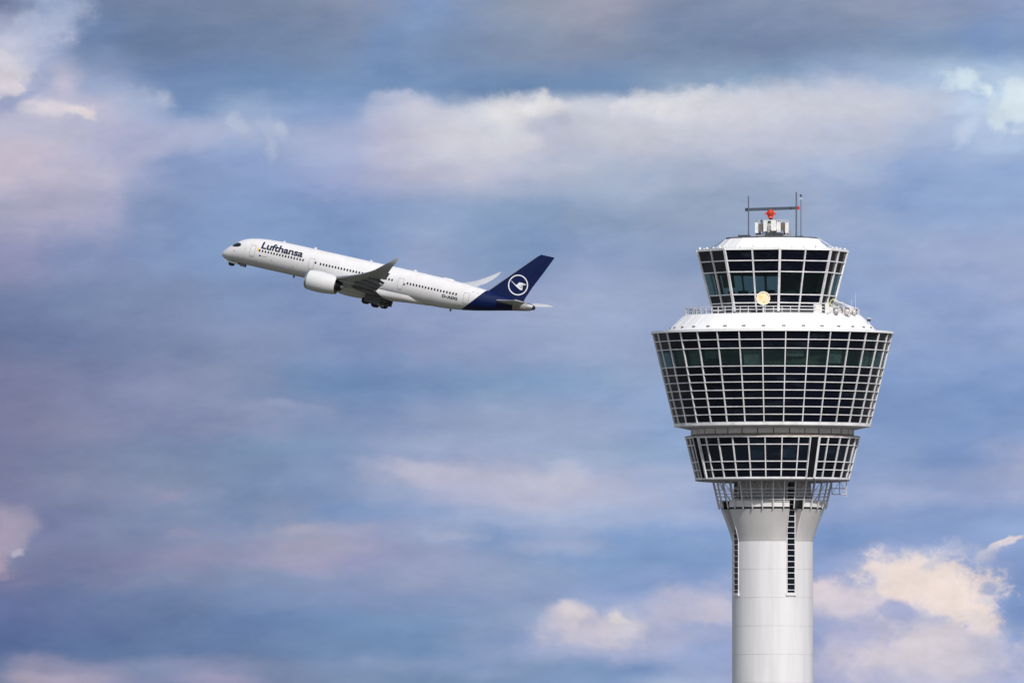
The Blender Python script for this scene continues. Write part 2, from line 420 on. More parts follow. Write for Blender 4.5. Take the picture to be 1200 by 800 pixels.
M = {
 'concrete': mat('painted_concrete', (0.71, 0.705, 0.715), 0.7, var=0.13, vscale=0.9, stretch=(1, 1, 0.07), bump=0.1),
 'flare': mat('grey_concrete', (0.56, 0.55, 0.54), 0.75, var=0.12, vscale=0.5, stretch=(1, 1, 0.3)),  # shaft concrete darkened: the shade on its downward face put into colour
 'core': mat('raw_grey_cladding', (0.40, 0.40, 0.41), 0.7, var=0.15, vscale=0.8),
 'seam': mat('dark_joint', (0.30, 0.29, 0.28), 0.8, var=0.2),
 'frame': mat('white_frame_metal', (0.76, 0.76, 0.77), 0.4, var=0.26, vscale=0.9),
 'frame_thin': mat('pale_grey_rod', (0.62, 0.63, 0.65), 0.45, var=0.15, vscale=2),
 'roof': mat('white_roof_sheet', (0.86, 0.86, 0.85), 0.45, var=0.07, vscale=0.6, stretch=(1, 1, 1)),
 'neck': mat('light_panel', (0.70, 0.68, 0.66), 0.6, var=0.18, vscale=0.9),
 'dark': mat('dark_gap', (0.035, 0.037, 0.042), 0.7, var=0.3, vscale=1),
 'black': mat('slot_black', (0.008, 0.009, 0.012), 0.8, var=0.3, spec=0.1),
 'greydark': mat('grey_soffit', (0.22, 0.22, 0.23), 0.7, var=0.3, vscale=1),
 'rust': mat('weathered_brown_edge', (0.36, 0.29, 0.24), 0.8, var=0.4, vscale=2),
 'navyglass': glass('dark_panel_glass', (0, 0, 0), 0.0, (0.0022, 0.0036, 0.0095), 0.10, 0.16),
 'clear': glass('tinted_window_glass', (0.62, 0.80, 0.76), 0.50, (0.004, 0.008, 0.010), 0.03, 0.3),
 'tint': glass('green_window_glass', (0.50, 0.68, 0.66), 0.46, (0.012, 0.024, 0.027), 0.05, 0.4),
 'navytint': glass('navy_window_glass', (0.35, 0.45, 0.62), 0.30, (0.004, 0.008, 0.017), 0.05, 0.35),
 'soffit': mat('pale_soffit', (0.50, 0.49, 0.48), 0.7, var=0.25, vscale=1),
 'blind': mat('grey_blind', (0.55, 0.58, 0.56), 0.8, var=0.5, vscale=1.5),
 'darkblind': mat('dark_blind', (0.05, 0.055, 0.055), 0.8, var=0.5, vscale=1.5),
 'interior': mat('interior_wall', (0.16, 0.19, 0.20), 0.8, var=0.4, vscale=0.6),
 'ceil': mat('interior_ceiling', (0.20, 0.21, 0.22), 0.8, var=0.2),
 'orange': mat('orange_red_paint', (0.68, 0.05, 0.016), 0.4, var=0.15, vscale=2),
 'red': mat('red_paint', (0.72, 0.03, 0.025), 0.4, var=0.15, vscale=2),
 'slate': mat('slate_blue_paint', (0.045, 0.065, 0.10), 0.45, var=0.2, vscale=2),
 'mastgrey': mat('mast_grey', (0.10, 0.12, 0.155), 0.5, var=0.2, vscale=2),
 'equip': mat('equipment_white', (0.72, 0.72, 0.70), 0.5, var=0.2, vscale=2.5),
 'equipgrey': mat('equipment_grey', (0.30, 0.30, 0.30), 0.5, var=0.3, vscale=2.5),
 'pinkish': mat('pinkish_grey', (0.52, 0.45, 0.43), 0.6, var=0.3, vscale=3),
 'brown': mat('equipment_brown', (0.13, 0.10, 0.085), 0.6, var=0.3, vscale=2.5),
 'cream': mat('cream_dish', (0.86, 0.56, 0.22), 0.5, var=0.0, vscale=2.6, col2=(0.86, 0.80, 0.62)),
 'creamrim': mat('cream_rim', (0.86, 0.83, 0.74), 0.5, var=0.1, vscale=2),
 'ochre': mat('yellow_green_bracket', (0.50, 0.50, 0.25), 0.6, var=0.2, vscale=2),
 'acwhite': mat('aircraft_white_paint', (0.70, 0.70, 0.705), 0.32, var=0.08, vscale=0.4, coat=0.35),
 'wing': mat('wing_grey_paint', (0.47, 0.49, 0.52), 0.45, var=0.08, vscale=0.5, coat=0.2),
 'stab': mat('stabiliser_paint', (0.56, 0.57, 0.59), 0.4, var=0.06, vscale=0.5),
 'wingdark': mat('flap_grey_paint', (0.20, 0.215, 0.24), 0.45, var=0.2, vscale=0.8),
 'navy': mat('navy_blue_paint', (0.0028, 0.010, 0.062), 0.38, var=0.15, vscale=0.4, coat=0.0, spec=0.25),
 'lettering': mat('navy_lettering', (0.008, 0.010, 0.035), 0.4),
 'logo': mat('white_marking', (0.80, 0.81, 0.83), 0.4),
 'acwin': mat('cabin_glass', (0.012, 0.014, 0.02), 0.2),
 'line': mat('door_outline_grey', (0.38, 0.38, 0.37), 0.5),
 'metal': mat('bare_metal', (0.62, 0.62, 0.63), 0.32, metal=0.9, var=0.15, vscale=1.5),
 'cone': mat('tailcone_grey', (0.34, 0.33, 0.32), 0.45, metal=0.3, var=0.25, vscale=1.5),
 'hot': mat('exhaust_metal', (0.035, 0.035, 0.045), 0.45, metal=0.5, var=0.3, vscale=2),
 'tyre': mat('tyre_rubber', (0.012, 0.012, 0.014), 0.8, var=0.2, vscale=3),
 'gear': mat('gear_strut_grey', (0.12, 0.12, 0.13), 0.5, var=0.3, vscale=2),
 'orangeglass': mat('amber_marking', (0.8, 0.5, 0.05), 0.5),
}


# ------------------------------------------------------------------ mesh helpers
class MB:
    def __init__(self):
        self.v = []
        self.f = []

    def quad(self, *p):
        n = len(self.v)
        self.v += [tuple(q) for q in p]
        self.f.append(tuple(range(n, n + len(p))))

    def prism(self, a, b, wdt, hgt, up=(0, 0, 1)):
        """beam of rectangular section from a to b; wdt sideways, hgt along up"""
        a, b = Vector(a), Vector(b)
        d = (b - a).normalized()
        upv = Vector(up)
        s = d.cross(upv)
        if s.length < 1e-4:
            s = d.cross(Vector((1, 0, 0)))
        s.normalize()
        t = s.cross(d).normalized()
        n = len(self.v)
        for q in (a, b):
            for i, j in ((-1, -1), (1, -1), (1, 1), (-1, 1)):
                self.v.append(tuple(q + s * (i * wdt / 2) + t * (j * hgt / 2)))
        self.f += [(n, n + 3, n + 2, n + 1), (n + 4, n + 5, n + 6, n + 7)]
        for i in range(4):
            j = (i + 1) % 4
            self.f.append((n + i, n + j, n + 4 + j, n + 4 + i))

    def box(self, c, s, rz=0.0):
        c = Vector(c)
        h = Vector((0, 0, s[2] / 2))
        n = len(self.v)
        ca, sa = math.cos(rz), math.sin(rz)
        for k in (-1, 1):
            for i, j in ((-1, -1), (1, -1), (1, 1), (-1, 1)):
                x, y = i * s[0] / 2, j * s[1] / 2
                self.v.append((c.x + x * ca - y * sa, c.y + x * sa + y * ca, c.z + k * s[2] / 2))
        self.f += [(n, n + 3, n + 2, n + 1), (n + 4, n + 5, n + 6, n + 7)]
        for i in range(4):
            j = (i + 1) % 4
            self.f.append((n + i, n + j, n + 4 + j, n + 4 + i))

    def tube(self, a, b, r0, r1=None, n=10, cap=True):
        r1 = r0 if r1 is None else r1
        a, b = Vector(a), Vector(b)
        d = (b - a).normalized()
        s = d.cross(Vector((0, 0, 1)))
        if s.length < 1e-3:
            s = d.cross(Vector((1, 0, 0)))
        s.normalize()
        t = s.cross(d)
        m = len(self.v)
        for q, r in ((a, r0), (b, r1)):
            for i in range(n):
                an = 2 * math.pi * i / n
                self.v.append(tuple(q + s * (r * math.cos(an)) + t * (r * math.sin(an))))
        for i in range(n):
            j = (i + 1) % n
            self.f.append((m + i, m + j, m + n + j, m + n + i))
        if cap:
            self.f.append(tuple(m + i for i in range(n))[::-1])
            self.f.append(tuple(m + n + i for i in range(n)))

    def lathe(self, prof, n=64, c=(0, 0, 0), axis='z', phase=0.0, a0=None, a1=None):
        """prof = [(r, h)...]; revolve about axis through c; optional angular span (radians)"""
        m = len(self.v)
        full = a0 is None
        cnt = n if full else n + 1
        for r, h in prof:
            for i in range(cnt):
                an = phase + 2 * math.pi * i / n if full else a0 + (a1 - a0) * i / n
                x, y = r * math.sin(an), -r * math.cos(an)
                if axis == 'z':
                    self.v.append((c[0] + x, c[1] + y, c[2] + h))
                else:
                    self.v.append((c[0] + h, c[1] + x, c[2] + y))
        for k in range(len(prof) - 1):
            for i in range(cnt if full else cnt - 1):
                j = (i + 1) % cnt
                self.f.append((m + k * cnt + i, m + k * cnt + j, m + (k + 1) * cnt + j, m + (k + 1) * cnt + i))

    def build(self, name, material, parent=None, smooth=False, recalc=True, **tags):
        me = bpy.data.meshes.new(name)
        me.from_pydata(self.v, [], self.f)
        if recalc:
            bm = bmesh.new()
            bm.from_mesh(me)
            bmesh.ops.remove_doubles(bm, verts=bm.verts, dist=0.0005)
            bmesh.ops.recalc_face_normals(bm, faces=bm.faces)
            bm.to_mesh(me)
            bm.free()
        me.materials.append(material)
        if smooth:
            me.polygons.foreach_set('use_smooth', [True] * len(me.polygons))
            try:
                me.set_sharp_from_angle(angle=R(38))
            except Exception:
                pass
        o = bpy.data.objects.new(name, me)
        COL.objects.link(o)
        if parent:
            o.parent = parent
        for k, v in tags.items():
            o[k] = v
        return o


def thing(name, loc, label, cat, group=None, rot=(0, 0, 0)):
    o = bpy.data.objects.new(name, None)
    o.empty_display_size = 1.0
    COL.objects.link(o)
    o.location = loc
    o.rotation_euler = rot
    o['label'] = label
    o['category'] = cat
    if group:
        o['group'] = group
    return o


# ------------------------------------------------------------------ ground
g = MB()
NG = 24
for i in range(NG):
    for j in range(NG):
        x0, x1 = -30000 + 60000 * i / NG, -30000 + 60000 * (i + 1) / NG
        y0, y1 = -30000 + 60000 * j / NG, -30000 + 60000 * (j + 1) / NG
        g.quad((x0, y0, 0), (x1, y0, 0), (x1, y1, 0), (x0, y1, 0))
grass = mat('airfield_grass', (0.052, 0.056, 0.034), 0.9, vscale=0.004, col2=(0.085, 0.078, 0.060))
g.build('ground', grass, kind='structure')

TD = 2000.0
PXM = F / TD                       # image units per metre at the tower
TX = (905.3 - 600) / PXM
ap = MB()
ap.quad((TX - 500, TD - 420, 0.004), (TX + 600, TD - 420, 0.004), (TX + 600, TD + 500, 0.004), (TX - 500, TD + 500, 0.004))
ap.build('apron', mat('apron_concrete', (0.20, 0.195, 0.19), 0.85, var=0.2, vscale=0.02), kind='structure')


def Z(y):
    return CAMZ + TD * math.tan(PITCH + math.atan((400 - y) / F))


def L(px):
    return px / PXM


def PT(r, a, y):
    """tower point: radius in image units, angle in degrees from the side facing the camera, height by row"""
    return (L(r) * math.sin(R(a)), -L(r) * math.cos(R(a)), Z(y))


# ------------------------------------------------------------------ control tower
tower = thing('control_tower', (TX, TD, 0), 'tall round white airport control tower with glazed head', 'control tower')

# shaft with panel joints
joints = [634 + 33.2 * k for k in range(0, 40)]
prof = []
prof.append((L(44.5), Z(563)))
prof.append((L(44.5), Z(596)))
prof.append((L(47.4), Z(597)))
zj = [y for y in joints if Z(y) > 1]
for y in zj:
    z = Z(y)
    prof += [(L(47.4), z + 0.022), (L(47.1), z + 0.018), (L(47.1), z - 0.018), (L(47.4), z - 0.022)]
prof.append((L(47.4), 0.0))
sh = MB()
sh.lathe(prof, 128)
shaft = sh.build('shaft', M['concrete'], tower, smooth=True)

# vertical window strips in four slots
SLOT = [26.2, -63.8, 116.2, 206.2]
for si, sa in enumerate(SLOT):
    hw0, hw1 = 5.35, 5.35
    base = 47.4
    c, s = math.cos(R(sa)), math.sin(R(sa))

    def SP(r, lat, y):     # point at radius r and sideways offset lat in slot frame
        x = r * s + lat * c
        yy = -r * c + lat * s
        return (L(x), L(yy), Z(y))
    fr = MB()
    rad = (s, -c, 0)
    for lat in (-5.2, 5.2):
        fr.prism(SP(base + 0.1, lat, 565), SP(base + 0.1, lat, 695), L(0.9), L(0.9), rad)
    y = 565.0
    ys = []
    while y < 693:
        ys.append(y)
        fr.prism(SP(base + 0.2, -5.0, y), SP(base + 0.2, 5.0, y), L(0.8), L(1.15), rad)
        y += 6.66
    strip = fr.build('stairwell_window', M['frame'], shaft)
    led = MB()
    led.prism(SP(base + 0.3, -6.6, 696.4), SP(base + 0.3, 6.6, 696.4), L(2.2), L(3.2), (0, 0, 1))
    led.build('window_sill', M['frame'], strip)
    pn = MB()
    pn.prism(SP(base + 0.0, 0, 565), SP(base + 0.0, 0, 694.5), L(9.8), L(0.6), rad)
    pn.build('pane', M['navyglass'], strip)

# flare: four shells between the slots, with splayed cheeks
def flare_r(y):
    t = (634 - y) / 37.0
    return 47.4 + 12.9 * (t ** 1.15)
for si in range(4):
    sa = SLOT[si]
    nx = sa - 90
    nx, sa2 = (sa - 90, sa)
    fl = MB()
    rows = [597 + 37 * k / 10 for k in range(11)]
    N = 26
    idx = {}
    for ri, y in enumerate(rows):
        rr_ = flare_r(y)
        hw = 5.35 + (8.2 - 5.35) * (634 - y) / 37.0
        a0 = nx + math.degrees(math.asin(hw / rr_))
        a1 = sa2 - math.degrees(math.asin(hw / rr_))
        for k in range(N + 1):
            idx[ri, k] = len(fl.v)
            fl.v.append(PT(rr_ + 0.15, a0 + (a1 - a0) * k / N, y))
        # inner edge points of the cheeks
        for k, aa, sg in ((N + 1, nx, 1), (N + 2, sa2, -1)):
            rb = 46.5
            off = math.degrees(math.asin(5.35 / rb)) * sg
            idx[ri, k] = len(fl.v)
            fl.v.append(PT(rb, aa + off, y))
    for ri in range(len(rows) - 1):
        for k in range(N):
            fl.f.append((idx[ri, k], idx[ri, k + 1], idx[ri + 1, k + 1], idx[ri + 1, k]))
        fl.f.append((idx[ri, 0], idx[ri + 1, 0], idx[ri + 1, N + 1], idx[ri, N + 1]))
        fl.f.append((idx[ri, N], idx[ri + 1, N], idx[ri + 1, N + 2], idx[ri, N + 2]))
    fl.f.append(tuple(idx[0, k] for k in range(N + 1)) + (idx[0, N + 2], idx[0, N + 1]))
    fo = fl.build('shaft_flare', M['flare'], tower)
    for k, aa, sg in ((0, nx, 1), (1, sa2, -1)):
        lip = MB()   # pale edge strip along the slot
        pts = []
        for ri, y in enumerate(rows):
            rr_ = flare_r(y) + 0.5
            hw = 5.7 + (8.5 - 5.35) * (634 - y) / 37.0
            pts.append(PT(rr_, aa + sg * math.degrees(math.asin(hw / rr_)), y))
        for q in range(len(pts) - 1):
            lip.prism(pts[q], pts[q + 1], L(0.8), L(0.8))
        lip.build('edge_trim', M['frame'], fo)

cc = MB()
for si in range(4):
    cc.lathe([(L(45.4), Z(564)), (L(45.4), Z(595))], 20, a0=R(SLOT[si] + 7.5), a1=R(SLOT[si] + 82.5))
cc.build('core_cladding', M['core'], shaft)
# platform ring above the flare and the lattice cage that rises to the pod
def ring_arc(mb, prof, gaps=True, n=20, hw=8.5):
    """profile ring broken at the four slots"""
    for sa in SLOT:
        r0 = prof[0][0]
        d = math.degrees(math.asin(hw / 60.0))
        mb.lathe([(L(r), Z(y)) for r, y in prof], n, a0=R(sa - 90 + d), a1=R(sa - d))
wk = MB()
ring_arc(wk, [(48, 587), (61.8, 587), (61.8, 594.5), (60.4, 594.5), (60.4, 588.2), (48, 588.2), (48, 587)])
walk = wk.build('walkway_ring', M['neck'], tower)
un = MB()
ring_arc(un, [(47.6, 594.8), (60.0, 594.8), (60.0, 596.6), (47.6, 596.6)])
un.build('shadow_gap_band', M['dark'], walk)
for k in range(32):
    a = k * 11.25
    p = MB()
    p.prism(PT(70.5, a, 562.5), PT(62.8, a, 596.5), L(1.15), L(1.15), (math.sin(R(a)), -math.cos(R(a)), 0))
    p.build('lattice_post', M['frame_thin'], tower)
for y in (573.8, 577.8, 581.8, 586.2):
    t = (y - 562.5) / 34.0
    rr_ = 70.5 - 7.7 * t + 0.3
    h = MB()
    for k in range(32):
        h.tube(PT(rr_, k * 11.25, y), PT(rr_, (k + 1) * 11.25, y), L(0.36), n=6)
    h.build('lattice_hoop', M['frame_thin'], tower)
# diagonal wires inside the cage
dg = MB()
for k in range(16):
    a = k * 22.5 + 5
    dg.tube(PT(66, a, 563), PT(50, a + 9, 587), L(0.3), n=5)
    dg.tube(PT(66, a + 12, 563), PT(50, a + 3, 587), L(0.3), n=5)
dg.build('brace_rods', M['frame_thin'], tower)


def pod(name, rt, yt, rb, yb, rows, off, clear_rows, gaps=(), pw=1.45, tw=1.25, n=32, tint='tint', lining='interior'):
    """glazed inverted cone: returns the part empty-mesh carrying all its sub-parts"""
    body = MB()
    # inner lining, floor and ceiling so the glazing has something behind it
    def RA(y):
        return rt + (rb - rt) * (y - yt) / (yb - yt)
    st = 360.0 / n
    body.lathe([(L(RA(yb) + 1.0), Z(yb + 0.4)), (L(RA(yb) + 1.0), Z(yb - 1.4)), (L(RA(yb) - 1.2), Z(yb - 1.4))], n, phase=R(off))
    body.lathe([(L(RA(yt) - 1.2), Z(yt + 1.2)), (L(RA(yt) + 1.2), Z(yt + 1.2)), (L(RA(yt) + 1.2), Z(yt - 0.3))], n, phase=R(off))
    bo = body.build(name, M['frame'], tower)
    lin_ = MB()
    cl = [(rows[i], rows[i + 1]) for i in clear_rows]
    segs = []
    prev = yt + 0.5
    for (c0, c1) in cl:
        segs.append((prev, c0))
        prev = c1
        lin_.lathe([(L(40), Z(c0 + 0.3)), (L(RA(c0) - 2.5), Z(c0 + 0.3))], n, phase=R(off))     # ceiling
        lin_.lathe([(L(40), Z(c1 - 0.3)), (L(RA(c1) - 2.5), Z(c1 - 0.3))], n, phase=R(off))     # floor
        lin_.lathe([(L(RA(c0) * 0.86), Z(c0)), (L(RA(c1) * 0.86), Z(c1))], n, phase=R(off))
    segs.append((prev, yb - 0.5))
    for s0, s1 in segs:
        lin_.lathe([(L(RA(s0) - 2.5), Z(s0)), (L(RA(s1) - 2.5), Z(s1))], n, phase=R(off))
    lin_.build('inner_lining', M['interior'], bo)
    for k in range(n):
        a = off + k * st
        am = a + st / 2
        rad = (math.sin(R(a)), -math.cos(R(a)), 0)
        amn = (am + 180) % 360 - 180
        skip = any(abs((a - gg + 180) % 360 - 180) < 1.0 for gg in gaps)
        if not skip:
            p = MB()
            p.prism(PT(RA(yt - .2) , a, yt - 0.2), PT(RA(yb), a, yb), L(pw), L(1.9), rad)
            p.build('mullion', M['frame'], bo)
        else:
            # dark service slot with stout white jambs either side
            for e, wd in ((-3.3, 1.2), (3.3, 2.7)):
                p = MB()
                p.prism(PT(RA(yt) + 1.1, a + e, yt - 0.2), PT(RA(yb) + 1.1, a + e, yb), L(wd), L(2.6), rad)
                p.build('slot_jamb', M['frame'], bo)
            p = MB()
            p.prism(PT(RA(yt) + 1.0, a, yt + .6), PT(RA(yb) + 1.0, a, yb - 1), L(9.4), L(0.9), rad)
            p.build('slot_panel', M['black'], bo)
        ci = clear_rows[0]
        for i0, i1, nm, mt in ((0, ci, 'glass_panel', 'navyglass'), (ci, ci + 1, 'window', tint), (ci + 1, len(rows) - 1, 'glass_panel', 'navyglass')):
            gl_ = MB()
            for i in range(i0, i1):
                y0, y1 = rows[i], rows[i + 1]
                gl_.quad(PT(RA(y0) - 0.6, a, y0), PT(RA(y0) - 0.6, a + st, y0), PT(RA(y1) - 0.6, a + st, y1), PT(RA(y1) - 0.6, a, y1))
            gl_.build(nm, M[mt], bo)
        bl = ADDED_SCREENS.get((name, round(a % 360, 2)))  # pale screens added behind some panes to make them look lighter
        if bl:
            y0, y1 = rows[ci], rows[ci] + (rows[ci + 1] - rows[ci]) * bl[0]
            b_ = MB()
            b_.quad(PT(RA(y0) * .965, a + bl[1], y0), PT(RA(y0) * .965, a + bl[2], y0), PT(RA(y1) * .965, a + bl[2], y1), PT(RA(y1) * .965, a + bl[1], y1))
            b_.quad(PT(RA(y0) * .96, a + bl[1], y0), PT(RA(y1) * .96, a + bl[1], y1), PT(RA(y1) * .96, a + bl[2], y1), PT(RA(y0) * .96, a + bl[2], y0))
            b_.f += [(0, 3, 5, 4), (1, 7, 6, 2)]
            b_.build('window_blind', M['blind'], bo)
    for i, y in enumerate(rows[1:-1]):
        t = MB()
        for k in range(n):
            a = off + k * st
            nrm = (math.sin(R(a + st / 2)), -math.cos(R(a + st / 2)), 0)
            t.prism(PT(RA(y) + .1, a, y), PT(RA(y) + .1, a + st, y), L(1.5), L(tw))
        t.build('transom', M['frame'], bo)
    return bo


ADDED_SCREENS = {}
for nm_, a_, v_ in (('main_pod', -50.625, (.9, 1, 10)), ('main_pod', -39.375, (.55, 1, 10)), ('main_pod', -28.125 - 0, (1, 0, 0)), ('main_pod', -16.875, (.95, 1, 10)), ('main_pod', 5.625, (.45, 1, 10)), ('main_pod', 28.125, (.8, 1, 10)),
                    ('main_pod', 50.625, (.95, 1, 10)), ('main_pod', -61.875, (.9, 1, 10)), ('main_pod', 61.875, (.9, 1, 10)), ('lower_pod', -16.875, (.9, 1, 10)), ('lower_pod', 5.625, (.8, 1, 10)), ('lower_pod', 39.375, (.5, 1, 10)), ('lower_pod', 50.625, (.9, 3, 10))):
    if v_[1] != v_[2]:
        ADDED_SCREENS[nm_, round(a_ % 360, 2)] = v_
# lower pod
RC = 0.0265
lp = pod('lower_pod', 101.8, 513.0, 89.6, 561.6, [513.0, 522.4, 542.1, 551.6, 561.6], 5.625, [1], gaps=(28.125, -61.875, 118.125, 208.125), pw=1.3, tw=1.1, tint='navytint')
u = MB()
u.lathe([(L(90.4), Z(562.0)), (L(90.4), Z(563.4)), (L(86), Z(564.0)), (L(66), Z(565.2)), (L(45), Z(565.2))], 64)
u.build('soffit', M['greydark'], lp)
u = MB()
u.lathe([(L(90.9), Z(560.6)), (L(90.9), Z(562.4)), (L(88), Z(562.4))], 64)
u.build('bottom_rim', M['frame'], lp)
t = MB()
t.lathe([(L(103.0), Z(512.6)), (L(103.0), Z(511.4)), (L(94), Z(510.0))], 64)
t.build('top_rim', M['rust'], lp)
# neck of panels between the pods
nk = MB()
for k in range(32):
    a = k * 11.25 + 0.35
    nk.lathe([(L(95.5), Z(502.5)), (L(95.8), Z(502.6)), (L(95.8), Z(509.4)), (L(95.5), Z(509.5))], 2, a0=R(a), a1=R(a + 10.55))
neck = nk.build('neck', M['neck'], tower)
nb = MB()
nb.lathe([(L(94.6), Z(497)), (L(94.6), Z(511.5))], 64)
nb.build('joint_backing', M['greydark'], neck)
nr = MB()
nr.lathe([(L(96.6), Z(501.2)), (L(96.6), Z(502.2)), (L(95), Z(502.2))], 64)
nr.build('neck_rail', M['frame'], neck)

# main pod: ten tiers of panes
rowsM = [390.4, 401.3, 411.4, 432.1, 441.4, 450.5, 459.9, 469.3, 479.0, 488.0, 497.4]
mp_ = pod('main_pod', 140.8, 390.4, 114.6, 498.0, rowsM, 5.625, [2], pw=1.22, tw=0.98)
u = MB()
u.lathe([(L(115.6), Z(497.6)), (L(115.6), Z(500.2)), (L(112), Z(500.6))], 64)
u.build('bottom_rim', M['frame'], mp_)
u = MB()
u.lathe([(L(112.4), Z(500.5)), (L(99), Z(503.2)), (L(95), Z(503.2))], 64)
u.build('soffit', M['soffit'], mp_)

# white sloping roof of the main pod with its vent holes
r = MB()
r.lathe([(L(142.4), Z(391.6)), (L(142.4), Z(389.0)), (L(122), Z(387.4)), (L(104.5), Z(370.6)), (L(103.8), Z(369.6)), (L(66), Z(369.2))], 96)
roof = r.build('pod_roof', M['roof'], tower, smooth=False)
sm_ = MB()
for k in range(32):
    a = k * 11.25 + 5.625
    sm_.prism(PT(121.2, a, 386.5), PT(105.0, a, 371.0), L(0.25), L(0.25), (math.sin(R(a)), -math.cos(R(a)), 0))
sm_.build('roof_seams', M['roof'], roof)
for k in range(32):
    a = k * 11.25 + 5.625
    v = MB()
    v.prism(PT(120.2, a - 1.0, 384.6), PT(120.2, a + 1.0, 384.6), L(1.5), L(1.4))
    v.build('roof_vent', M['greydark'], roof)

# deck railing
for k in range(64):
    a = k * 5.625
    if 22 < a < 30:
        continue
    p = MB()
    p.tube(PT(101.5, a, 370), PT(101.5, a, 361.6), L(0.55), n=6)
    p.build('railing_post', M['frame_thin'], tower)
for y, rr_ in ((361.8, .6), (365.6, .4)):
    h = MB()
    for k in range(64):
        h.tube(PT(101.5, k * 5.625, y), PT(101.5, (k + 1) * 5.625, y), L(rr_), n=6)
    h.build('handrail', M['frame_thin'], tower)

# ------------------------------------------------------------------ top cab (octagon)
CO = 5.0
CT, CB, YT, YB = 88.3, 69.5, 294.6, 366.4
def CR(y):
    return CT + (CB - CT) * (y - YT) / (YB - YT)
cb = MB()
cb.lathe([(L(CR(YB)), Z(YB + 3.2)), (L(CR(YB) + .8), Z(YB)), (L(CR(YB) - 3), Z(YB - .6))], 8, phase=R(CO))
cab = cb.build('cab', M['greydark'], tower)
rowsC = [295.2, 307.6, 320.6, 347.0, 356.6, 364.2]
def mid(r_, a):      # point on the flat of the octagon
    return r_ * math.cos(R(22.5)) / math.cos(R(((a - CO) % 45) - 22.5))
for k in range(8):
    for h in range(2):
        a = CO + 45 * k + 22.5 * h
        rad = (math.sin(R(a)), -math.cos(R(a)), 0)
        p = MB()
        pw = 2.7 if h == 0 else 1.6
        f = 1.0 if h == 0 else math.cos(R(22.5))
        p.prism(PT(CR(YT - 1) * f + .3, a, YT - 1), PT(CR(YB) * f + .3, a, YB), L(pw), L(2.0), rad)
        p.build('corner_post' if h == 0 else 'mullion', M['frame'], cab)
        # glazing of this half bay
        a2 = a + 22.5
        f2 = math.cos(R(22.5)) if h == 0 else 1.0
        for i0, i1, nm, mt in ((0, 2, 'glass_panel', 'navyglass'), (2, 3, 'window', 'clear'), (3, 5, 'glass_panel', 'navyglass')):
            gl_ = MB()
            for i in range(i0, i1):
                y0, y1 = rowsC[i], rowsC[i + 1]
                gl_.quad(PT(CR(y0) * f - .5, a, y0), PT(CR(y0) * f2 - .5, a2, y0), PT(CR(y1) * f2 - .5, a2, y1), PT(CR(y1) * f - .5, a, y1))
            gl_.build(nm, M[mt], cab)
for y in rowsC[1:]:
    t = MB()
    for k in range(8):
        t.prism(PT(CR(y) + .2, CO + 45 * k, y), PT(CR(y) + .2, CO + 45 * k + 45, y), L(1.6), L(1.25))
    t.build('transom', M['frame'], cab)
# interior of the cab: floor, ceiling, core wall and desks seen through the clear band
it = MB()
it.lathe([(L(3), Z(319)), (L(CR(319) - 3), Z(319))], 8, phase=R(CO))
it.build('ceiling_panel', M['ceil'], cab)
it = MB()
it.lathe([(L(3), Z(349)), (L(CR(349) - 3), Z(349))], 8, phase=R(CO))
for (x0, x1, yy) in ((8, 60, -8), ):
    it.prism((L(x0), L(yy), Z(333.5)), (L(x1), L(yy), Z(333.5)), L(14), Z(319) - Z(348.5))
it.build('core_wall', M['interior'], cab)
for a_ in (-62.5, -85, 50.0, 72.5, 95):  # dark screens added to stop sky light coming through the side panes
    b_ = MB()
    y0, y1 = 321.5, 321.5 + (24 if a_ != -62.5 else 17)
    rr0, rr1 = [CR(y) * math.cos(R(22.5)) * .93 for y in (y0, y1)]
    for rr_o in (0, -.8):
        b_.quad(PT(rr0 + rr_o, a_ + 2, y0), PT(rr0 + rr_o, a_ + 20, y0), PT(rr1 + rr_o, a_ + 20, y1), PT(rr1 + rr_o, a_ + 2, y1))
    b_.f += [(0, 1, 5, 4), (2, 3, 7, 6), (1, 2, 6, 5), (0, 3, 7, 4)]
    b_.build('window_blind', M['darkblind'], cab)
for x0, x1, yy, h in ((-40, -28, 22, 8), (-24, -10, 18, 6), (-52, -44, 0, 7), (-6, 4, 24, 9), (-36, -30, -40, 5), (-18, -8, -46, 4), (12, 30, -48, 4)):
    d = MB()
    d.prism((L(x0), L(yy), Z(348 - h / 2)), (L(x1), L(yy), Z(348 - h / 2)), L(5), L(h))
    d.build('console_desk', M['interior'], cab)
# eaves and roof of the cab
rf = MB()
rf.lathe([(L(CT - 2), Z(295.4)), (L(CT + 1.2), Z(295.2)), (L(CT + 1.2), Z(292.8)), (L(66), Z(291.6))], 8, phase=R(CO))
rf.lathe([(L(67.5), Z(293.2)), (L(67.5), Z(291.0)), (L(65), Z(290.4)), (L(54.6), Z(280.4)), (L(53.6), Z(279.6)), (L(0.5), Z(279.4))], 16, phase=R(CO))
croof = rf.build('cab_roof', M['roof'], tower)
rs = MB()
for k in range(16):
    a = CO + 22.5 * k
    rs.prism(PT(65.1, a, 290.2), PT(54.8, a, 280.4), L(0.25), L(0.3), (math.sin(R(a)), -math.cos(R(a)), 0))
rs.build('roof_seams', M['roof'], croof)
rs = MB()
rs.lathe([(L(54.6), Z(279.6)), (L(54.6), Z(278.6)), (L(52.5), Z(278.6)), (L(52.5), Z(279.3))], 16, phase=R(CO))
rs.build('parapet', M['mastgrey'], croof)
for k in range(32):
    a = CO + 11.25 * k
    rr_ = mid(CT, a) - 3
    p = MB()
    p.box(PT(rr_, a, 291.4), (L(2.2), L(2.2), L(1.5 + 1.2 * (k % 3 == 0))), R(a))
    p.build('eaves_lamp', M['equip'], croof)
ld = MB()
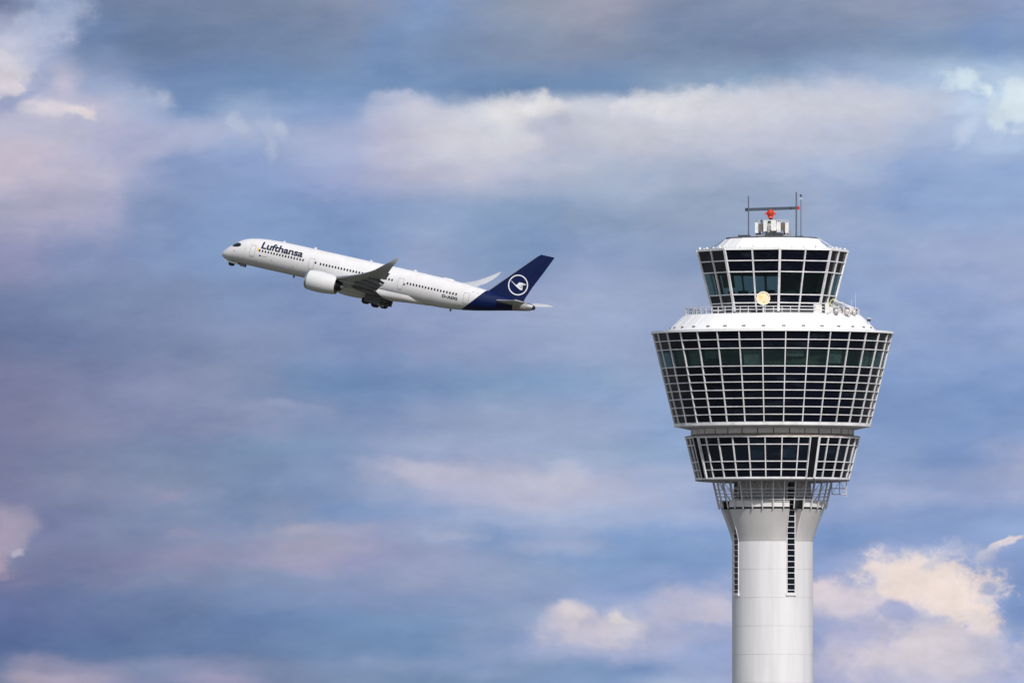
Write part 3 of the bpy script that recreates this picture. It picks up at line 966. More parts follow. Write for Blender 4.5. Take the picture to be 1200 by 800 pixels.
for s_ in (88, 93):
    ld.tube(PT(52, s_, 277.8), PT(74, s_, 292.0), L(0.4), n=6)
for q in range(7):
    t_ = (q + .5) / 7
    ld.tube(PT(52 + 22 * t_, 88, 277.8 + 14.2 * t_), PT(52 + 22 * t_, 93, 277.8 + 14.2 * t_), L(0.25), n=5)
ld.build('roof_ladder', M['frame_thin'], croof)
ld = MB()
for s_ in (-88, ):
    ld.tube(PT(54, s_, 279.8), PT(74, s_, 291.8), L(0.4), n=6)
ld.build('roof_cable', M['mastgrey'], croof)


# ------------------------------------------------------------------ things standing on the roof
def TP(px, y, dep=0.0):
    """world point near the tower axis: px = image column, y = row, dep = metres behind (+) the axis"""
    return Vector((TX + (px - 905.3) / PXM, TD + dep, Z(y)))


def local(root, p):
    return tuple(Vector(p) - Vector(root.location))


# radar
rd = thing('radar_antenna', TP(904, 279.4), 'bar radar scanner, slate blue with red tip, on an orange hub above the cab roof', 'radar')
q = lambda px, y, d=0.0: local(rd, TP(px, y, d))
b = MB()
b.box(q(905, 276.5), (L(38), L(38), L(1.2)))
b.box(q(905, 259.3), (L(16), L(16), L(0.9)))
for px, d in ((890, -1.2), (920, -1.2), (890, 1.2), (920, 1.2), (898, -1.5), (912, -1.5)):
    b.tube(q(px, 279), q(px + (905 - px) * .15, 262, d), L(0.7), n=8)
b.tube(q(892, 277, -1.3), q(905, 264, -1.3), L(.5), n=6)
b.tube(q(918, 277, -1.3), q(905, 264, -1.3), L(.5), n=6)
b.build('support_frame', M['equipgrey'], rd)
b = MB()
b.lathe([(0.01, Z(258) - Z(279.4)), (L(5.2), Z(258) - Z(279.4)), (L(6.4), Z(262) - Z(279.4)), (L(6.4), Z(273) - Z(279.4)), (L(4), Z(275) - Z(279.4)), (0.01, Z(275) - Z(279.4))], 24, c=(L(1), 0, 0))
b.build('gearbox_drum', M['equip'], rd, smooth=True)
for (px, y, w_, h_, m_, d_) in ((886.5, 267.5, 3.5, 12, 'equip', -1.3), (891.5, 267.5, 4.5, 9, 'brown', -1.5), (896.5, 265.5, 4, 12.5, 'equip', -1.6), (901, 270, 3, 9, 'equipgrey', -1.6), (906.5, 265, 6, 12, 'equip', -1.7), (912.5, 266.5, 4.5, 12, 'equip', -1.4), (917.5, 266, 4.5, 9, 'brown', -1.3), (922, 267.5, 4, 12, 'equip', -1.1), (901.5, 275, 10, 3.5, 'dark', -1.7), (912, 275.3, 12, 3.2, 'dark', -1.7), (925.5, 273.5, 3, 6, 'equipgrey', -.6), (889, 275.5, 6, 3, 'dark', -1.1), (893, 259.5, 3, 3, 'slate', -1.1), (910, 259.3, 5, 3, 'slate', -1.1)):
    c_ = MB()
    c_.box(q(px, y, d_), (L(w_), L(5), L(h_)), random.uniform(-.1, .1))
    c_.build('cabinet', M[m_], rd)  # the dark-material blocks stand in for shaded gaps among the equipment
b = MB()
hoop = [(19 * math.cos(2 * math.pi * k / 20), 19 * math.sin(2 * math.pi * k / 20)) for k in range(20)]
for k in range(20):
    x0, y0 = hoop[k]
    x1, y1 = hoop[(k + 1) % 20]
    for yy in (258.6, 263.5, 269):
        b.tube(q(905 + x0, yy, L(y0)), q(905 + x1, yy, L(y1)), L(0.33), n=5)
    b.tube(q(905 + x0, 277, L(y0)), q(905 + x0, 258.4, L(y0)), L(0.4), n=5)
b.build('guard_rail', M['equip'], rd)
b = MB()
z0 = Z(279.4)
b.lathe([(0.01, Z(258) - z0), (L(2.2), Z(258) - z0), (L(2.0), Z(254.5) - z0), (0.01, Z(254.5) - z0)], 16, c=(L(-.5), 0, 0))
b.build('turning_shaft', M['dark'], rd)
b = MB()
b.lathe([(0.01, Z(255.5) - z0), (L(3.4), Z(255.5) - z0), (L(2.9), Z(253.4) - z0), (L(4.6), Z(251.0) - z0), (L(4.9), Z(249) - z0), (L(4.0), Z(248.2) - z0), (L(2.2), Z(245.5) - z0), (0.01, Z(245.5) - z0)], 20, c=(L(-1), 0, 0))
b.box((L(-1), 0, Z(250.6) - z0), (L(13), L(5), L(2.2)))
b.build('hub', M['orange'], rd, smooth=True)
b = MB()
b.prism(q(876, 245.9, -.5), q(933.5, 243.6, .5), L(3.6), L(3.5))
b.build('antenna_bar', M['slate'], rd)
b = MB()
b.prism(q(933.5, 243.6, .5), q(937.3, 243.45, .57), L(3.6), L(3.9))
b.build('bar_tip', M['red'], rd, label='red end of the bar')
b = MB()
b.prism(q(873.6, 246.0, -.55), q(876.2, 245.9, -.5), L(3.6), L(3.9))
b.build('bar_tip', M['slate'], rd, label='dark blue end of the bar')


def mast(px, ytop, ybot, r0, label, ball=False, m_='mastgrey', dep=0.0):
    o = thing('antenna_mast' if not ball else 'lightning_mast', TP(px, ybot, dep), label, 'mast', None)
    s_ = MB()
    s_.tube((0, 0, 0), (0, 0, Z(ytop) - Z(ybot)), L(r0), L(r0 * .75), n=8)
    s_.build('pole', M[m_], o)
    s_ = MB()
    s_.box((0, 0, L(.8)), (L(5), L(5), L(1.6)))
    s_.build('foot', M['dark'], o)
    if ball:
        s_ = MB()
        h = Z(ytop) - Z(ybot)
        s_.lathe([(0.005, h + L(1.5)), (L(1.1), h + L(.9)), (L(1.45), h), (L(1.1), h - L(1.0)), (0.005, h - L(1.5))], 12)
        s_.build('ball', M['slate'], o, smooth=True)
        s_ = MB()
        s_.box((0, 0, h - L(4)), (L(3.2), L(1), L(1.0)))
        s_.build('cross_arm', M['frame_thin'], o)
    return o


mast(877.2, 230, 277.6, .85, 'dark grey rod mast on the cab roof at the dark end of the radar bar', dep=-1)
mast(933.2, 225.5, 278.6, 1.0, 'tallest grey mast on the cab roof, rising past the red radar tip', dep=-1.2)
mast(938.7, 229.2, 278.2, .55, 'thin grey mast topped with a small dark ball on the cab roof', True, dep=-.6)
o = thing('cable_box', TP(872, 279.2, -.8), 'long low black box lying on the left edge of the cab roof', 'box')
s_ = MB(); s_.box((0, 0, L(2.2)), (L(14), L(6), L(2.6))); s_.build('casing', M['dark'], o)
s_ = MB()
for x in (-5, 0, 5):
    s_.box((L(x), 0, L(.5)), (L(1.2), L(6), L(1.0)))
s_.build('foot', M['greydark'], o)

# deck equipment
def dish(px, y, rpx, dep, m_, rim, label, foot_y=369.0, face=0.0, tilt=0.0):
    o = thing('dish_antenna', TP(px, foot_y, dep), label, 'dish antenna')
    h = Z(y) - Z(foot_y)
    def place(ob):
        ob.location = (0, 0, h)
        ob.rotation_euler = (R(tilt), 0, R(face))
    d = MB()
    pr = [(0.005, L(rpx * .10)), (L(rpx * .5), L(rpx * .04)), (L(rpx * .86), 0.0)]
    n = 40
    rows = []
    for r_, z_ in pr:
        rows.append((r_, z_))
    d.lathe(rows, n)
    d.v = [(x, z_ * -1, y_) for x, y_, z_ in d.v]
    ob = d.build('reflector', M[m_], o, smooth=True)
    place(ob)
    d = MB()
    d.lathe([(L(rpx * .86), -0.02), (L(rpx * .86), L(.8)), (L(rpx), L(.8)), (L(rpx), -L(2.4)), (L(rpx * .5), -L(3.4)), (0.005, -L(3.4))], n)
    d.v = [(x, z_ * -1, y_) for x, y_, z_ in d.v]
    ob = d.build('rim', M[rim], o, smooth=True)
    place(ob)
    d = MB()
    d.tube((0, L(3), 0), (0, L(3), h - L(rpx * .4)), L(.8), n=8)
    d.build('pole', M['frame'], o)
    return o


dish(893.6, 352.0, 8.0, -L(84), 'cream', 'creamrim', 'round cream and white dish on a pole in front of the cab glass', 369.6)
eq = [  # px, ytop, ybot, w, kind, angle-depth, material, label
 (957.0, 358.6, 371.0, 9.5, 'cabinet', -L(86), 'equip', 'white equipment cabinet on the deck, nearest to the cab corner post'),
 (968.2, 357.5, 370.8, 5.0, 'cabinet', -L(82), 'equip', 'narrow tall white cabinet on the deck, second from the cab corner post'),
 (979.0, 362.5, 371.0, 4.5, 'cabinet', -L(76), 'equipgrey', 'small grey cabinet on the deck between the two small white dishes'),
 (992.2, 362.0, 371.0, 5.0, 'cabinet', -L(64), 'pinkish', 'pinkish grey cabinet on the deck in front of the white cylinders'),
 (1000.5, 363.0, 371.0, 3.6, 'cabinet', -L(46), 'pinkish', 'slim pinkish grey cabinet at the very end of the deck'),
]
for px, y0, y1, wd, kd, dep, m_, lb in eq:
    o = thing('equipment_cabinet', TP(px, y1, dep), lb, 'cabinet')
    h = Z(y0) - Z(y1)
    s_ = MB(); s_.box((0, 0, h * .55), (L(wd), L(5), h * .9)); s_.build('casing', M[m_], o)
    s_ = MB(); s_.box((0, 0, h * 1.02), (L(wd + 1.2), L(6), h * .06)); s_.build('lid', M['frame_thin'], o)
    s_ = MB(); s_.box((0, -L(2.6), h * .6), (L(wd * .6), L(.4), h * .3)); s_.build('door_grille', M['neck'], o)
dish(973.5, 365.2, 4.2, -L(76), 'equip', 'equip', 'small white dish low on the deck, left of the yellow green ring', 370.5, face=20)
dish(985.5, 366.0, 4.6, -L(62), 'equip', 'roof', 'small white dish on the deck directly below the dark floodlight', 370.5, face=35)
# ring-shaped antenna
o = thing('ring_antenna', TP(976.5, 370, -L(66)), 'yellow green ring antenna standing on the deck beside the cab', 'antenna')
s_ = MB()
for k in range(16):
    a0, a1 = 2 * math.pi * k / 16, 2 * math.pi * (k + 1) / 16
    s_.tube((L(4.6) * math.cos(a0), 0, L(13) + L(4.4) * math.sin(a0)), (L(4.6) * math.cos(a1), 0, L(13) + L(4.4) * math.sin(a1)), L(.9), n=6)
s_.build('ring', M['ochre'], o)
s_ = MB(); s_.tube((0, 0, 0), (0, 0, L(9)), L(.9), n=8); s_.build('pole', M['frame'], o)
s_ = MB(); s_.box((0, 0, L(13)), (L(3), L(2), L(3))); s_.build('feed_box', M['greydark'], o)
# floodlight
def flood(px, y, dep, label, foot=370.5, s=1.0):
    o = thing('floodlight', TP(px, foot, dep), label, 'floodlight')
    h = Z(y) - Z(foot)
    a_ = MB(); a_.tube((0, 0, 0), (0, 0, h), L(.55), n=8); a_.build('pole', M['frame'], o)
    a_ = MB(); a_.box((0, 0, h + L(1.2) * s), (L(4.2) * s, L(3), L(3.0) * s)); a_.build('lamp_head', M['dark'], o)
    a_ = MB(); a_.box((0, 0, h + L(3.2) * s), (L(4.8) * s, L(3.6), L(.8))); a_.build('hood', M['frame'], o)
flood(985.0, 359.5, -L(60), 'dark floodlight with a white hood on a pole at the cab corner')
flood(1002.4, 365.0, -L(34), 'dark floodlight on the outer edge of the deck by the thin whip aerials', 370.5, .8)
flood(1018.0, 377.0, -L(26), 'dark floodlight with a white hood, low on the sloping white pod roof', 386.0, 1.0)
# cable drums and boxes
for px, yb, wd, hg, dep, lb in ((993.0, 370.3, 9, 8, -L(52), 'pair of white horizontal cylinders on the deck, the larger group right of the dishes'), (999.6, 370.0, 5, 7, -L(42), 'small white cylinder tank at the outer edge of the deck')):
    o = thing('tank', TP(px, yb, dep), lb, 'tank')
    s_ = MB(); s_.tube((-L(wd / 2), 0, L(hg * .62)), (L(wd / 2), 0, L(hg * .5)), L(hg * .36), n=18); s_.build('barrel', M['equip'], o, smooth=True)
    s_ = MB()
    for e in (-.3, .3):
        s_.box((L(wd * e), 0, L(hg * .15)), (L(1), L(4), L(hg * .3)))
    s_.build('cradle', M['equipgrey'], o)
o = thing('pipe_rack', TP(984, 370.6, -L(70)), 'sloping white pipework frame running down across the deck equipment', 'pipework')
s_ = MB()
for e in (0, 1, 2):
    s_.tube((-L(8), L(e * 3), L(17 - e * 2.4)), (L(15), L(e * 3), L(8 - e * 1.6)), L(.6), n=7)
for e in (-8, -2, 4, 11):
    s_.tube((L(e), L(3), 0), (L(e), L(3), L(14 - .45 * (e + 8))), L(.55), n=6)
s_.build('pipes', M['frame'], o)
for px, y0, lb in ((997.3, 352, 'left one of the two hair thin whip aerials on the deck edge'), (1002.0, 344.5, 'taller right one of the two hair thin whip aerials on the deck edge')):
    o = thing('whip_aerial', TP(px, 370, -L(40)), lb, 'aerial')
    s_ = MB(); s_.tube((0, 0, 0), (0, 0, Z(y0) - Z(370)), L(.35), L(.2), n=6); s_.build('rod', M['frame_thin'], o)
    s_ = MB(); s_.tube((0, 0, 0), (0, 0, L(3)), L(.9), n=8); s_.build('socket', M['greydark'], o)
for px, yb, lb in ((812, 368.6, 'small grey junction box on the left end of the deck railing'), (841, 369.6, 'dark low box on the deck at the left foot of the cab')):
    o = thing('junction_box', TP(px, yb, -L(40 if px > 820 else 34)), lb, 'box')
    hh = 6 if px < 820 else 4
    s_ = MB(); s_.box((0, 0, L(hh * .5)), (L(4 if px < 820 else 9), L(4), L(hh))); s_.build('casing', M['equipgrey' if px < 820 else 'dark'], o)
    s_ = MB(); s_.box((0, 0, L(hh + .3)), (L(5 if px < 820 else 10), L(5), L(.6))); s_.build('lid', M['frame_thin'], o)

# hanging maintenance cradle under the lower pod
o = thing('maintenance_cradle', TP(984, 579, 0), 'small rod built maintenance cradle hanging under the right rim of the lower glass pod', 'cradle')
s_ = MB()
X0, X1, Y0, Y1, H = -L(9), L(8), -L(7), L(7), Z(563.5) - Z(579)
for x in (X0, 0, X1):
    for y in (Y0, Y1):
        s_.tube((x, y, 0 if x != X1 else -L(3)), (x, y, H), L(.45), n=6)
for z in (0.0, H * .45, H * .98):
    for y in (Y0, Y1):
        s_.tube((X0, y, z), (X1, y, z), L(.4), n=6)
    for x in (X0, X1):
        s_.tube((x, Y0, z), (x, Y1, z), L(.4), n=6)
s_.tube((X0, Y0, 0), (0, Y0, H), L(.35), n=6)
s_.tube((0, Y0, H), (X1, Y0, 0), L(.35), n=6)
s_.build('rod_frame', M['frame_thin'], o)
s_ = MB()
for k in range(6):
    x = X0 + (X1 - X0) * (k + .5) / 6
    s_.box((x, 0, L(.3)), ((X1 - X0) / 6 * .6, Y1 - Y0, L(.4)))
s_.build('slatted_floor', M['neck'], o)

# ------------------------------------------------------------------ airliner
AIR = Matrix(((0.92722854, 0.31028761, 0.20968746), (-0.30591071, 0.95053638, -0.05384453), (-0.21602285, -0.01421945, 0.97628476)))
plane = thing('airliner', (-27.128, 3982.293, 129.346), 'white twin engine airliner climbing to the left with a dark blue tail', 'airplane', rot=AIR.to_euler())
X_OFF = -33.0


class AB(MB):
    """builder in aircraft coordinates: x aft from the nose, y to starboard, z up"""
    def build(self, name, material, parent=None, smooth=True, **kw):
        self.v = [(x + X_OFF, y, z) for x, y, z in self.v]
        return super().build(name, material, parent or plane, smooth=smooth, **kw)


FUS = [  # x, top, bottom, half width
 (0.00, -1.86, -1.98, 0.05), (0.12, -1.55, -2.28, 0.42), (0.35, -1.22, -2.5, 0.78), (0.8, -0.68, -2.72, 1.22), (1.3, -0.2, -2.82, 1.58),
 (1.9, 0.26, -2.89, 1.88), (2.5, 0.80, -2.93, 2.12), (3.1, 1.26, -2.96, 2.33), (3.8, 1.70, -2.99, 2.5), (4.6, 2.05, -3.01, 2.64),
 (5.6, 2.36, -3.03, 2.77), (7.3, 2.68, -3.05, 2.9), (9.2, 2.90, -3.06, 2.96), (12, 3.03, -3.06, 2.98), (16, 3.06, -3.06, 2.98), (24, 3.06, -3.06, 2.98), (34, 3.06, -3.06, 2.98), (42, 3.06, -3.06, 2.98),
 (45, 3.03, -3.02, 2.94), (48, 2.98, -2.9, 2.8), (50, 2.9, -2.72, 2.66), (52.5, 2.77, -2.4, 2.44), (55, 2.58, -1.98, 2.16), (57.5, 2.4, -1.47, 1.82), (60, 2.2, -0.92, 1.46), (62.6, 1.98, -0.38, 1.08)]
CONE = [(62.6, 1.98, -0.38, 1.08), (64.5, 1.82, -0.02, 0.8), (65.6, 1.72, 0.18, 0.64)]


def fsec(x, tab=FUS):
    for i in range(len(tab) - 1):
        if tab[i][0] <= x <= tab[i + 1][0]:
            t = (x - tab[i][0]) / (tab[i + 1][0] - tab[i][0])
            return tuple(tab[i][j] + (tab[i + 1][j] - tab[i][j]) * t for j in (1, 2, 3))
    return tab[-1][1:] if x > tab[-1][0] else tab[0][1:]


def fsurf(x, z, side=-1, eps=0.0):
    tp, bt, hw = fsec(x)
    zc, hh = (tp + bt) / 2, (tp - bt) / 2
    k = max(0.0, 1 - ((z - zc) / hh) ** 2)
    return side * (hw * math.sqrt(k) + eps)


NS = 64
ab = AB()
xs = []
for i in range(len(FUS) - 1):
    xs.append(FUS[i][0])
    gap = FUS[i + 1][0] - FUS[i][0]
    if gap > 2.2:
        for k in range(1, int(gap / 1.6) + 1):
            xs.append(FUS[i][0] + gap * k / (int(gap / 1.6) + 1))
xs.append(FUS[-1][0])
for x in xs:
    tp, bt, hw = fsec(x)
    for k in range(NS):
        an = 2 * math.pi * k / NS
        ab.v.append((x, hw * math.sin(an), (tp + bt) / 2 + (tp - bt) / 2 * math.cos(an)))
for i in range(len(xs) - 1):
    for k in range(NS):
        j = (k + 1) % NS
        ab.f.append((i * NS + k, i * NS + j, (i + 1) * NS + j, (i + 1) * NS + k))
ab.f.append(tuple(range(NS)))
ab.f.append(tuple((len(xs) - 1) * NS + k for k in range(NS)))
# paint: white with navy aft of a raked line
fm = mat('fuselage_paint', (0.80, 0.80, 0.80), 0.32, coat=0.35)
t = NT(fm.node_tree)
o_ = t.n('ShaderNodeOutputMaterial'); p_ = t.n('ShaderNodeBsdfPrincipled'); t.put(o_.inputs[0], p_.outputs[0])
tcn = t.n('ShaderNodeTexCoord'); sx = t.n('ShaderNodeSeparateXYZ'); t.put(sx.inputs[0], tcn.outputs['Object'])
nz = t.noise(tcn.outputs['Object'], 0.5, 5, 0.6)
lnx = t.m('ADD', sx.outputs[0], -X_OFF)
# boundary x = 52.1 + 0.62*(z+2.4) + curve
zz = t.m('ADD', sx.outputs[2], 2.5)
bx = t.m('ADD', t.m('ADD', t.m('MULTIPLY', zz, 1.22), 52.0), t.m('MULTIPLY', t.m('MULTIPLY', zz, zz), -0.065))
navy = t.sm(t.m('SUBTRACT', lnx, bx), -0.03, 0.03)
white = t.mix(t.sm(nz.outputs[0], 0.3, 0.75), (0.71, 0.71, 0.715, 1), (0.645, 0.64, 0.64, 1))
# skin joints every few metres
fr_ = t.m('FRACT', t.m('DIVIDE', lnx, 3.81))
jn = t.m('MULTIPLY', t.m('LESS_THAN', fr_, 0.012), 0.16)
white = t.mix(jn, white, (0.4, 0.4, 0.4, 1))
t.put(p_.inputs['Base Color'], t.mix(navy, white, (0.0028, 0.010, 0.062, 1)))
p_.inputs['Roughness'].default_value = 0.32
p_.inputs['Coat Weight'].default_value = 0.06
p_.inputs['Specular IOR Level'].default_value = 0.3
p_.inputs['Coat Roughness'].default_value = 0.15
fus = ab.build('fuselage', fm, plane)

# tail cone with exhaust
ab = AB()
cx = [62.6, 63.5, 64.5, 65.2]
for x in cx:
    tp, bt, hw = fsec(x, CONE)
    for k in range(32):
        an = 2 * math.pi * k / 32
        ab.v.append((x, hw * .995 * math.sin(an), (tp + bt) / 2 + (tp - bt) / 2 * .995 * math.cos(an)))
for i in range(len(cx) - 1):
    for k in range(32):
        j = (k + 1) % 32
        ab.f.append((i * 32 + k, i * 32 + j, (i + 1) * 32 + j, (i + 1) * 32 + k))
tcone = ab.build('tail_cone', M['cone'], plane)
ab = AB()
for (x, r_, z_) in ((65.2, .82, .93), (65.9, .72, 1.0), (66.5, .55, 1.06)):
    for k in range(32):
        an = 2 * math.pi * k / 32
        ab.v.append((x, r_ * .8 * math.sin(an), z_ + r_ * math.cos(an)))
for i in range(2):
    for k in range(32):
        j = (k + 1) % 32
        ab.f.append((i * 32 + k, i * 32 + j, (i + 1) * 32 + j, (i + 1) * 32 + k))
ab.build('exhaust_fairing', M['metal'], tcone)
ab = AB()
ab.lathe([(.44, 66.45), (.40, 66.9), (.28, 66.9), (.26, 66.3), (0.005, 66.3)], 24, c=(0, 0, 1.04), axis='x')
ab.build('exhaust_pipe', M['hot'], tcone)


def patch(poly, side, eps, surf=None, cuts=2):
    """thin skin in the shape of an x-z polygon laid on the fuselage (or another surface)"""
    bm = bmesh.new()
    vs = [bm.verts.new((x, 0, z)) for x, z in poly]
    bm.faces.new(vs)
    bmesh.ops.triangulate(bm, faces=bm.faces)
    if cuts:
        bmesh.ops.subdivide_edges(bm, edges=bm.edges[:], cuts=cuts, use_grid_fill=True)
    sf = surf or fsurf
    bm.verts.index_update()
    bm.verts.ensure_lookup_table()
    ab = AB()
    n = len(bm.verts)
    for v in bm.verts:
        ab.v.append((v.co.x, sf(v.co.x, v.co.z, side, eps), v.co.z))
    for v in bm.verts:
        ab.v.append((v.co.x, sf(v.co.x, v.co.z, side, eps * .1 - .004), v.co.z))
    for f_ in bm.faces:
        ab.f.append(tuple(v.index for v in f_.verts))
    for e in bm.edges:
        if len(e.link_faces) == 1:
            a_, b_ = e.verts[0].index, e.verts[1].index
            ab.f.append((a_, b_, b_ + n, a_ + n))
    bm.free()
    return ab


# cabin windows (the side the photograph shows)
def rrect(cx_, cz_, w_, h_, n=12):
    pts = []
    for k in range(n):
        a_ = 2 * math.pi * (k + .5) / n
        c_, s_ = math.cos(a_), math.sin(a_)
        pts.append((cx_ + w_ / 2 * math.copysign(abs(c_) ** .6, c_), cz_ + h_ / 2 * math.copysign(abs(s_) ** .6, s_)))
    return pts
for x0, x1, n in ((8.64, 18.04, 16), (21.85, 37.3, 25), (40.64, 50.99, 17)):
    for k in range(n):
        x = x0 + (x1 - x0) * k / (n - 1)
        patch(rrect(x, 0.42, .33, .50), -1, .02, cuts=0).build('cabin_window', M['acwin'], fus)
# doors: outline frames with a small window
for x, zz_ in ((7.15, 0.1), (19.9, 0.1), (39.2, 0.1), (53.1, 0.15)):
    dp = AB()
    for (xa, za, xb, zb) in ((x - .55, -.95, x - .55, 1.15), (x + .55, -.95, x + .55, 1.15), (x - .55, 1.15, x + .55, 1.15), (x - .55, -.95, x + .55, -.95)):
        hor = abs(za - zb) < .01
        if hor:
            pl = [(xa - .05, za - .05), (xb + .05, za - .05), (xb + .05, za + .05), (xa - .05, za + .05)]
        else:
            pl = [(xa - .05, za), (xa + .05, za), (xa + .05, zb), (xa - .05, zb)]
        q_ = patch(pl, -1, .015, cuts=3)
        off = len(dp.v)
        dp.v += q_.v
        dp.f += [tuple(i + off for i in f_) for f_ in q_.f]
    dr = dp.build('cabin_door', M['line'], fus)
    patch(rrect(x + (.0 if x > 8 else 0), 0.45, .26, .36), -1, .02, cuts=0).build('door_window', M['acwin'], dr) if False else None
    patch([(x - .5, -1.2), (x + .5, -1.2), (x + .5, -1.12), (x - .5, -1.12)], -1, .015).build('door_sill_mark', M['line'], fus)
patch(rrect(20.75, .45, .36, .46), -1, .02, cuts=0).build('cabin_window', M['acwin'], fus)
patch(rrect(40.0, .10, .3, .5), -1, .02, cuts=0).build('cabin_window', M['acwin'], fus)
patch([(8.15, .2), (8.4, .2), (8.4, .95), (8.15, .95)], -1, .02).build('door_mark', M['orangeglass'], fus)
# cockpit glazing wraps round the nose
for sd in (-1, 1):
    patch([(2.05, 0.22), (2.6, 0.02), (3.7, 0.18), (4.25, 0.42), (4.3, 0.80), (3.9, 1.02), (3.2, 0.98), (2.45, .62)], sd, .025, cuts=3).build('cockpit_window', M['acwin'], fus)
# small probes and marks near the nose
for x, z, w_, h_ in ((1.7, -.9, .12, .5), (3.15, -.75, .35, .3), (5.5, 0.2, .22, .22), (16.1, -1.35, .3, .22), (11.5, -1.0, .2, .2), (55.2, 1.55, .5, .10), (54.2, 1.6, .6, .10)):
    patch(rrect(x, z, w_, h_), -1, .02, cuts=0).build('hull_mark', M['line'], fus)
for x, l_ in ((8.9, .5), (9.85, 1.2)):
    patch(rrect(x, -.58, l_, .26 if l_ < 1 else .14), -1, .02, cuts=1).build('hull_mark', M['lettering'] if l_ < 1 else M['line'], fus)


def text_patch(txt, x0, x1, z0, zcap, bold, name, material, shear=0.0, side=-1):
    cu = bpy.data.curves.new(name, 'FONT')
    cu.body = txt
    cu.offset = bold
    cu.resolution_u = 4
    cu.shear = shear
    ob = bpy.data.objects.new(name, cu)
    COL.objects.link(ob)
    bpy.context.view_layer.update()
    dg_ = bpy.context.evaluated_depsgraph_get()
    me = bpy.data.meshes.new_from_object(ob.evaluated_get(dg_))
    COL.objects.unlink(ob)
    bpy.data.objects.remove(ob)
    xsv = [v.co.x for v in me.vertices]
    ysv = [v.co.y for v in me.vertices]
    mnx, mxx, mxy = min(xsv), max(xsv), max(ysv)
    bm = bmesh.new()
    bm.from_mesh(me)
    bmesh.ops.triangulate(bm, faces=bm.faces)
    bmesh.ops.subdivide_edges(bm, edges=bm.edges[:], cuts=2, use_grid_fill=True)
    bm.verts.index_update()
    ab = AB()
    for v in bm.verts:
        x = x0 + (v.co.x - mnx) / (mxx - mnx) * (x1 - x0)
        z = z0 + v.co.y / mxy * (zcap - z0)
        ab.v.append((x, fsurf(x, z, side, .035), z))
    for f_ in bm.faces:
        ab.f.append(tuple(v.index for v in f_.verts))
    bm.free()
    return ab.build(name, material, fus)


text_patch('Lufthansa', 8.75, 17.7, 0.95, 2.3, 0.035, 'name_lettering', M['lettering'])
text_patch('D-AIXI', 48.2, 51.4, -0.72, -0.16, 0.035, 'registration_lettering', M['lettering'])

# belly fairing
ab = AB()
BEL = [(19.0, 0.02, 1.2), (20.5, .25, 2.2), (23, .62, 2.9), (26.5, 1.0, 3.25), (30, 1.1, 3.35), (34, 1.0, 3.3), (37.5, .72, 3.1), (40.5, .38, 2.5), (43.5, .12, 1.6), (45, .02, .8)]
for x, dpt, hw in BEL:
    for k in range(25):
        a_ = math.pi * k / 24
        c_, s_ = math.cos(a_), math.sin(a_)
        ab.v.append((x, hw * math.copysign(abs(c_) ** .7, c_), -1.9 - (1.16 + dpt) * abs(s_) ** .75))
for i in range(len(BEL) - 1):
    for k in range(24):
        ab.f.append((i * 25 + k, i * 25 + k + 1, (i + 1) * 25 + k + 1, (i + 1) * 25 + k))
ab.build('belly_fairing', M['acwhite'], plane)


# airfoil loft
AF = [(0, 0), (.0125, .28), (.05, .55), (.12, .80), (.25, .98), (.4, 1.0), (.6, .78), (.8, .42), (1, .02)]
def loft(stations, vertical=False, x_from=0.0, x_to=1.0, cap=True):
    """stations: (span, xLE, chord, offset, thickness, twist). horizontal: span=y offset=z; vertical: span=z offset=y"""
    ab = AB()
    base = [(x, t_) for x, t_ in AF if x_from <= x <= x_to]
    def th(x):
        for i in range(len(AF) - 1):
            if AF[i][0] <= x <= AF[i + 1][0]:
                u_ = (x - AF[i][0]) / (AF[i + 1][0] - AF[i][0])
                return AF[i][1] + (AF[i + 1][1] - AF[i][1]) * u_
        return 0.02
    if base[0][0] > x_from:
        base = [(x_from, th(x_from))] + base
    if base[-1][0] < x_to:
        base = base + [(x_to, th(x_to))]
    n = len(base)
    for sp_, xl, ch, of, tk, tw in stations:
        up_, lo_ = [], []
        for x, t_ in base:
            h = t_ * tk * ch / 2
            cam_ = 0 if vertical else 0.018 * ch * 4 * x * (1 - x)
            dz = -(x * ch) * math.sin(R(tw))
            for lst, sg in ((up_, 1), (lo_, -1)):
                px = xl + x * ch
                if vertical:
                    lst.append((px, of + sg * h, sp_))
                else:
                    lst.append((px, sp_, of + cam_ + sg * h + dz))
        ab.v += up_ + lo_[::-1]
    m_ = 2 * n
    for i in range(len(stations) - 1):
        for k in range(m_):
            j = (k + 1) % m_
            ab.f.append((i * m_ + k, i * m_ + j, (i + 1) * m_ + j, (i + 1) * m_ + k))
    if cap:
        ab.f.append(tuple(range(m_)))
        ab.f.append(tuple((len(stations) - 1) * m_ + k for k in range(m_)))
    return ab


